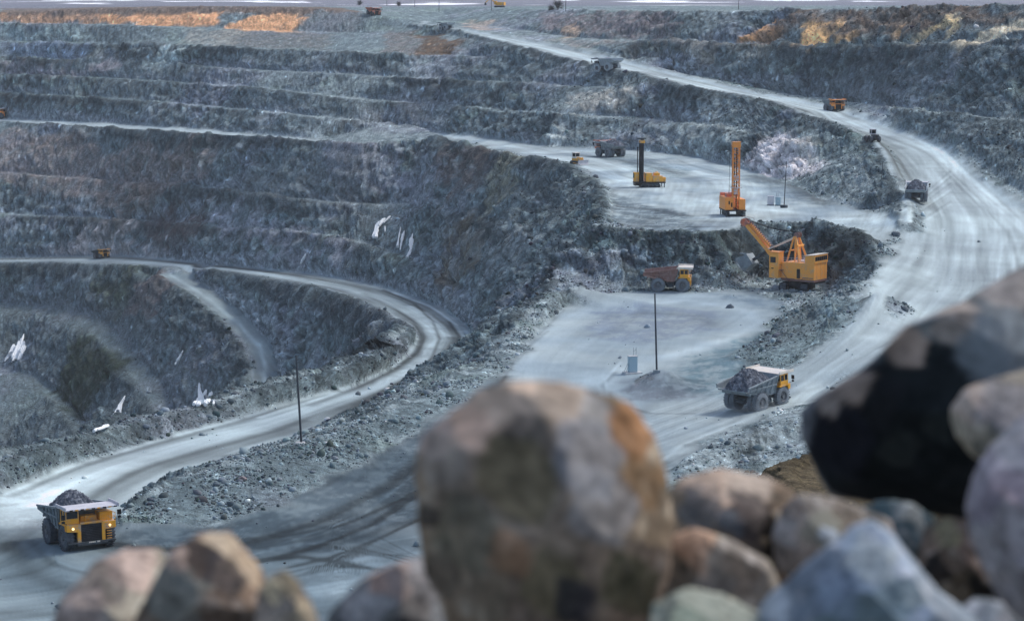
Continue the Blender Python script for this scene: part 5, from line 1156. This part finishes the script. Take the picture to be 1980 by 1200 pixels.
def fg_rock(label, outline, d, base, patches=(), depth=.8, seed=1, cuts=(), box=.58, amp=.04, cat="rock"):
    O = np.array(outline, float); c = O.mean(0) if len(O) < 3 else np.array([(O[:, 0].min() + O[:, 0].max()) / 2, (O[:, 1].min() + O[:, 1].max()) / 2])
    rr = ray(*c).normalized(); ctr = rr * (d / rr.y); ex = Vector((1, 0, 0)); eu = rr.cross(ex).normalized(); eu = -eu if eu.z < 0 else eu; ex = eu.cross(rr).normalized(); ex = -ex if ex.x < 0 else ex
    k = ctr.length / F_PX
    ang = np.arctan2(-(O[:, 1] - c[1]), O[:, 0] - c[0]); rad = np.hypot(O[:, 0] - c[0], O[:, 1] - c[1]) * k
    o_ = np.argsort(ang); ang, rad = ang[o_], rad[o_]
    # radius of the straight-edged outline by ray/segment intersection
    ts = np.linspace(-math.pi, math.pi, 721); Q = np.stack([rad * np.cos(ang), rad * np.sin(ang)], 1); Rt = np.zeros_like(ts)
    for i in range(len(Q)):
        p, q_ = Q[i], Q[(i + 1) % len(Q)]; e = q_ - p
        dx, dy = np.cos(ts), np.sin(ts); den = dx * e[1] - dy * e[0]
        with np.errstate(all='ignore'):
            t = (p[0] * e[1] - p[1] * e[0]) / den; s_ = (p[0] * dy - p[1] * dx) / den
        ok = (t > 0) & (s_ >= -1e-6) & (s_ <= 1 + 1e-6) & np.isfinite(t); Rt = np.where(ok, np.maximum(Rt, t), Rt)
    Rt = np.convolve(np.pad(Rt[:-1], 6, 'wrap'), np.ones(3) / 3, 'same')[6:-6]; Rt = np.append(Rt, Rt[0])
    nu, nv = 150, 90
    phi = np.linspace(0, math.pi, nv)[None, :]; th = np.linspace(-math.pi, math.pi, nu, endpoint=False)[:, None]
    rho = np.sin(phi) ** box * np.ones_like(th); dep = -np.sign(np.cos(phi)) * np.abs(np.cos(phi)) ** box * np.ones_like(th)
    R_ = np.interp(th, ts, Rt) * np.ones_like(phi)
    size = rad.mean(); x = rho * R_ * np.cos(th); z = rho * R_ * np.sin(th); y = dep * size * depth
    x, y, z = x.ravel(), y.ravel(), z.ravel(); g = np.random.default_rng(seed)
    pl = [(Vector(n).normalized(), h_) for n, h_ in cuts]
    for _ in range(9):
        n = Vector((g.uniform(-1.5, 1.5), -1, g.uniform(-1.5, 1.5))).normalized(); pl.append((n, g.uniform(.34, .62)))
    fid = np.zeros(len(x), int)
    for q_i, (n, h_) in enumerate(pl):
        dp = x * n.x + y * n.y + z * n.z; fid = np.where(dp > h_ * size, q_i + 1, fid); ov_ = np.maximum(dp - h_ * size, 0) * .97; x, y, z = x - ov_ * n.x * .12, y - ov_ * n.y * 1.25, z - ov_ * n.z * .12
    f1 = fbm(x, y, z, size * .55, 5, seed * 3.1); f2 = fbm(x, y, z, size * .18, 4, seed * 7.7, ridged=True)
    fr = 1 + amp * 1.6 * f1 + amp * .8 * f2; x, y, z = x * fr, y * fr, z * fr
    W = np.outer(x, np.array(ex)) + np.outer(y, np.array(rr)) + np.outer(z, np.array(eu))
    i = np.arange(nu * nv).reshape(nu, nv); j = np.roll(i, -1, 0)
    F_ = np.stack([i[:, :-1], i[:, 1:], j[:, 1:], j[:, :-1]], -1).reshape(-1, 4)
    me = attr_mesh("rock", W, F_, True)
    c1, c2, c3 = [np.array(q_)[None] for q_ in base]
    m1 = fbm(x, y, z, size * .5, 4, seed * 5.3); m2 = fbm(x, y, z, size * .22, 4, seed * 9.1)
    cl = c2 + (c1 - c2) * sstep(0, .4, m1)[:, None]; cl = cl + (c3 - cl) * sstep(.05, .45, m2 - .4 * m1)[:, None]
    wpx = x / k + m2 * 30; wpy = -z / k + m1 * 30
    tint = g.uniform(.62, 1.38, (len(pl) + 1, 1)) * (1 + g.uniform(-.045, .045, (len(pl) + 1, 3))); cl = cl * tint[fid]
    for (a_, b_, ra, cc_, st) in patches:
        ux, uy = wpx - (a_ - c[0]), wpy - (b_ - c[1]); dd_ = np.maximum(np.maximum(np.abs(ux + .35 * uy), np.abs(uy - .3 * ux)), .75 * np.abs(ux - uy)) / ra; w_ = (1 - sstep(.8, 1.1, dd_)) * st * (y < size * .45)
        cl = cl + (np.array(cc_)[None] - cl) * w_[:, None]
    cl = cl * np.clip(.98 + .75 * fbm(x, y, z, size * .09, 4, seed * 2.2) + .5 * fbm(x, y, z, size * .25, 3, seed * 4.2), .35, 2.0)[:, None]
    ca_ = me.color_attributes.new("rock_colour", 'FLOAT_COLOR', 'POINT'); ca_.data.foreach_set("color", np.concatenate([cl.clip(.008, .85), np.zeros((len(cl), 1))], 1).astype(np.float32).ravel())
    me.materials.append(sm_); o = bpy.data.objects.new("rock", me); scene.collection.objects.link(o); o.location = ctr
    tag(o, label, cat, "large rocks in the blurred foreground"); return o
BR_ = ((.075, .068, .055), (.22, .165, .12), (.42, .35, .28))
GR_ = ((.10, .12, .12), (.24, .26, .27), (.42, .42, .42))
TN_ = ((.13, .12, .10), (.31, .27, .22), (.50, .45, .38))
fg_rock("tall upright brown and grey boulder at the bottom centre, blurred in front",
 [(812,960),(811,900),(820,848),(870,808),(920,768),(1000,744),(1080,740),(1150,758),(1222,790),(1262,840),(1290,920),(1312,1010),(1302,1080),(1282,1150),(1262,1330),(890,1330),(850,1150),(820,1090),(810,1020)], 5.0, BR_,
 [(1000,920,170,(.25,.205,.165),.6),(1050,1090,170,(.24,.205,.16),.5),(900,800,80,(.66,.47,.36),.9),(985,765,70,(.58,.45,.35),.9),(1080,765,60,(.46,.38,.31),.75),(840,850,45,(.62,.47,.40),.8),(860,890,50,(.36,.32,.28),.6),(1010,835,36,(.08,.075,.07),.6),(1062,852,28,(.09,.08,.07),.5),(1150,810,40,(.42,.41,.40),.7),(1225,835,55,(.33,.165,.075),.8),(1240,930,50,(.20,.12,.06),.7),(1135,890,70,(.25,.26,.28),.7),(1160,980,70,(.28,.29,.31),.6),(1000,930,80,(.13,.11,.055),.6),(900,1030,70,(.15,.15,.11),.5),(830,990,24,(.03,.03,.03),.8),(850,1110,40,(.07,.07,.065),.5),(990,1070,45,(.33,.20,.12),.7),(1070,1130,60,(.22,.20,.11),.5),(1110,1160,45,(.03,.035,.05),.8),(1220,1130,60,(.07,.075,.04),.7)], .8, 3, [((.3, -.8, .5), .62), ((-.7, -.7, .1), .62)])
fg_rock("pinkish brown rock in the bottom left corner, lowest on its left", [(70,1330),(120,1165),(185,1085),(240,1062),(300,1062),(345,1090),(380,1330)], 5.6, TN_, [(250,1090,50,(.55,.42,.36),.8),(210,1130,40,(.10,.09,.09),.7),(160,1180,50,(.42,.34,.30),.7)], .8, 5)
fg_rock("dark jagged rock with a tan peak at the bottom left", [(210,1330),(270,1180),(330,1070),(385,1030),(440,1022),(470,1062),(505,1110),(520,1200),(530,1330)], 5.1, BR_, [(430,1040,38,(.50,.41,.30),.9),(470,1090,35,(.46,.36,.25),.8),(370,1085,50,(.035,.03,.03),.9),(430,1110,40,(.04,.04,.045),.8),(340,1150,60,(.22,.24,.22),.6),(330,1070,30,(.42,.33,.28),.7)], .8, 7)
fg_rock("small tan pointed rock right of the dark jagged one", [(480,1330),(500,1140),(525,1108),(552,1100),(580,1128),(600,1160),(628,1230),(640,1330)], 4.9, TN_, [(555,1130,28,(.20,.17,.11),.7),(520,1140,25,(.55,.46,.30),.8),(590,1190,30,(.58,.47,.32),.8)], .8, 9)
fg_rock("mauve grey low rock left of the tall central boulder", [(600,1330),(635,1190),(700,1122),(770,1090),(830,1075),(880,1095),(900,1200),(900,1330)], 5.5, GR_, [(750,1110,45,(.48,.34,.28),.8),(800,1120,60,(.30,.28,.28),.6),(700,1180,45,(.36,.38,.40),.7),(800,1180,40,(.10,.09,.08),.6)], .8, 11)
fg_rock("huge slanting slab with a pale top and overhanging face painted black for shade at the right", [(1545,802),(1592,768),(1680,712),(1760,632),(1860,590),(1985,505),(2200,420),(2250,700),(2150,960),(1990,1010),(1880,1012),(1790,1005),(1700,985),(1600,985),(1568,915),(1540,855)], 6.6, ((.10, .11, .12), (.20, .215, .225), (.34, .33, .32)),
 [(1700,880,150,(.020,.024,.027),.97),(1800,760,120,(.016,.020,.022),.97),(1800,900,140,(.016,.020,.022),.97),(1740,860,40,(.045,.055,.055),.7),(1650,900,30,(.05,.055,.065),.6),(1820,820,30,(.04,.05,.05),.6),(1690,760,70,(.02,.022,.025),.9),(1630,850,70,(.02,.022,.03),.9),(1650,740,40,(.40,.32,.27),.85),(1760,660,45,(.42,.33,.27),.85),(1850,620,45,(.36,.31,.27),.8),(1950,560,55,(.30,.28,.27),.7),(1930,680,80,(.20,.23,.25),.8),(1600,785,28,(.42,.36,.32),.8)], .55, 13, [((-.35, -.55, -.75), .28), ((.1, -.6, .8), .45)], .7, .03)  # near-black patches paint the overhang's shade into the rock colour
fg_rock("tan rounded rock at the right edge, above the lilac rock", [(1838,790),(1868,752),(1930,728),(1985,712),(2090,740),(2120,860),(2060,960),(1960,930),(1885,880),(1850,840)], 5.6, TN_, [(1880,780,40,(.55,.45,.38),.8),(1950,790,60,(.26,.25,.26),.7)], .8, 15)
fg_rock("lilac grey rock filling the lower right edge", [(1878,990),(1890,910),(1925,855),(1985,805),(2090,790),(2160,1000),(2120,1330),(1990,1330),(1960,1200),(1905,1100),(1882,1040)], 5.1, ((.24, .22, .24), (.38, .36, .38), (.52, .49, .50)), [(1950,850,50,(.56,.52,.50),.8),(1970,1030,50,(.28,.26,.25),.7),(1960,950,40,(.46,.36,.38),.6)], .8, 17)
fg_rock("tan topped rock with a cleft of painted black shade right of the tall central boulder", [(1285,990),(1292,948),(1312,922),(1400,906),(1470,915),(1530,940),(1552,975),(1535,1060),(1520,1130),(1400,1130),(1300,1060)], 5.7, BR_, [(1370,930,60,(.58,.44,.34),.9),(1450,935,50,(.50,.42,.35),.85),(1350,985,40,(.13,.13,.13),.8),(1440,1000,50,(.05,.045,.05),.8),(1505,1020,35,(.015,.013,.012),1),(1510,1070,35,(.015,.013,.012),1),(1410,1010,28,(.16,.19,.22),.6)], .8, 19)  # the cleft is gap shade painted as near-black colour, not cut in
fg_rock("orange tan rock tucked under the painted cleft", [(1268,1130),(1290,1045),(1345,1025),(1420,1050),(1482,1085),(1505,1130),(1480,1200),(1440,1330),(1270,1330)], 5.2, TN_, [(1340,1050,50,(.50,.33,.23),.8),(1430,1110,40,(.20,.15,.11),.7),(1390,1130,35,(.14,.13,.12),.7)], .8, 21)
fg_rock("beige rock with a pale blue spot behind the big blue grey wedge", [(1490,1040),(1512,985),(1545,955),(1610,962),(1672,985),(1720,1010),(1735,1060),(1700,1120),(1560,1140),(1505,1100)], 5.5, TN_, [(1600,1020,40,(.30,.30,.24),.7),(1602,1035,18,(.50,.56,.62),.8),(1640,1000,30,(.20,.16,.12),.7),(1520,1030,30,(.45,.44,.44),.7)], .8, 23)
fg_rock("big blue grey wedge shaped rock at the bottom right, closest of the heap", [(1462,1330),(1470,1165),(1520,1120),(1590,1070),(1650,1020),(1690,1008),(1722,1030),(1765,1085),(1815,1145),(1880,1190),(1960,1330)], 4.7, ((.25, .31, .35), (.33, .40, .45), (.48, .53, .56)), [(1500,1170,35,(.58,.62,.66),.8),(1690,1080,50,(.40,.44,.42),.6),(1620,1150,50,(.27,.33,.42),.6)], .8, 25)
fg_rock("dark teal rock behind the wedge, under the slanting slab", [(1655,985),(1700,968),(1765,972),(1805,1000),(1812,1060),(1800,1130),(1750,1130),(1700,1050)], 5.7, ((.05, .09, .11), (.08, .13, .16), (.24, .28, .30)), [(1760,985,30,(.30,.32,.32),.7)], .8, 27)
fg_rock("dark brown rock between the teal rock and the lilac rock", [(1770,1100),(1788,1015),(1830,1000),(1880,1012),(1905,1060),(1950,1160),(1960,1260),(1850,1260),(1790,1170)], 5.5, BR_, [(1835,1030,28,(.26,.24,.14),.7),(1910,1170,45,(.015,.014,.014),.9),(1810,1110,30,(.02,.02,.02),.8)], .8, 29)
fg_rock("greenish grey rock cut off by the bottom edge below the tan one", [(1240,1400),(1262,1170),(1330,1140),(1400,1150),(1465,1185),(1480,1400)], 4.8, ((.22, .25, .22), (.33, .34, .28), (.46, .44, .36)), [], .8, 31)
fg_rock("grey rock in the bottom right corner below the dark brown one", [(1830,1400),(1850,1190),(1885,1160),(1940,1165),(1990,1220),(2010,1400)], 4.7, GR_, [], .8, 33)

# bare bushes on the rim
bark = paint("dark_twigs", (.05, .055, .06), .9, (.09, .1, .1), .3)
for px, py, H, lab in ((1079, 22, 7.5, "dark bare bush on the rim skyline left of the thin mast"), (1066, 24, 4.5, "low dark bush against the left side of the bigger rim bush"), (771, 13, 4, "small bare bush on the rim right of the orange truck body"), (696, 10, 5, "bare tree on the far plateau left of the orange truck body")):
    w = hit(px, py); g = np.random.default_rng(px); t = thing("bare_bush", lab, "bush", w); m = MB(); tw = MB()
    m.tube([(0, 0, -1), (0, 0, H * .35)], [.22, .14], 6); m.build("trunk", bark, t)
    for _ in range(70):
        a = g.uniform(0, 6.28); e = g.uniform(.1, 1.3); L = H * g.uniform(.35, .65); z0 = H * g.uniform(.05, .4); d_ = Vector((math.cos(a) * math.cos(e), math.sin(a) * math.cos(e), math.sin(e)))
        p0 = Vector((0, 0, z0)); p1 = p0 + d_ * L * .5; tw.tube([p0, p1, p1 + (d_ + Vector(g.uniform(-.5, .5, 3))) * L * .4], [.07, .05, .02], 3)
        for _k in range(4): q_ = p0.lerp(p1, g.uniform(.3, 1)); tw.tube([q_, q_ + (d_ + Vector(g.uniform(-.8, .8, 3))) * L * .35], [.045, .02], 3)
    tw.build("crown", bark, t)
# ------------------------------------------------------------------ air: thin haze over the whole pit
hz = MB().box(-7600, 7600, -70, 9400, -190, 30)
hm = bpy.data.materials.new("haze_air"); hm.use_nodes = True; t = hm.node_tree; t.nodes.remove(t.nodes["Principled BSDF"])
pv = t.nodes.new("ShaderNodeVolumePrincipled"); pv.inputs["Color"].default_value = (.93, .96, 1, 1); pv.inputs["Density"].default_value = 0.00006; pv.inputs["Anisotropy"].default_value = 0.2
t.links.new(pv.outputs[0], t.nodes["Material Output"].inputs["Volume"])
ho = hz.build("haze", hm); ho["kind"] = "stuff"; ho["label"] = "thin pale haze filling the air of the pit"

# dust kicked up by the two near trucks
def dust(label, px, py, size, dens, off):
    w = hit(px, py); bm = bmesh.new(); bmesh.ops.create_icosphere(bm, subdivisions=3, radius=1); me = bpy.data.meshes.new("dust_cloud"); bm.to_mesh(me); bm.free()
    m = bpy.data.materials.new("dust_air"); m.use_nodes = True; t = m.node_tree; t.nodes.remove(t.nodes["Principled BSDF"])
    pv = t.nodes.new("ShaderNodeVolumePrincipled"); pv.inputs["Color"].default_value = (.75, .8, .85, 1)
    co = t.nodes.new("ShaderNodeTexCoord"); ln = t.nodes.new("ShaderNodeVectorMath"); ln.operation = 'LENGTH'; t.links.new(co.outputs["Object"], ln.inputs[0])
    mr_ = t.nodes.new("ShaderNodeMapRange"); mr_.inputs["From Min"].default_value = 1; mr_.inputs["From Max"].default_value = .1; mr_.inputs["To Min"].default_value = 0; mr_.inputs["To Max"].default_value = dens; t.links.new(ln.outputs["Value"], mr_.inputs["Value"])
    n = noise(t, 2.4, 4, co.outputs["Object"]); n2_ = t.nodes.new("ShaderNodeMapRange"); n2_.inputs["From Min"].default_value = .42; n2_.inputs["From Max"].default_value = .7; t.links.new(n.outputs["Fac"], n2_.inputs["Value"])
    mu = t.nodes.new("ShaderNodeMath"); mu.operation = 'MULTIPLY'; t.links.new(mr_.outputs["Result"], mu.inputs[0]); t.links.new(n2_.outputs["Result"], mu.inputs[1]); t.links.new(mu.outputs[0], pv.inputs["Density"])
    t.links.new(pv.outputs[0], t.nodes["Material Output"].inputs["Volume"]); me.materials.append(m)
    o = bpy.data.objects.new("dust_cloud", me); scene.collection.objects.link(o); o.location = w + Vector(off); o.scale = size; o["kind"] = "stuff"; o["label"] = label
dust("faint dust drifting behind the yellow truck with lit headlights", 70, 1040, (6, 9, 3.4), .16, (0, 4, 1.2))
dust("pale dust low around the wheels of the loaded truck with cream canopy", 1450, 792, (9, 7, 1.8), .12, (0, -1, .5))
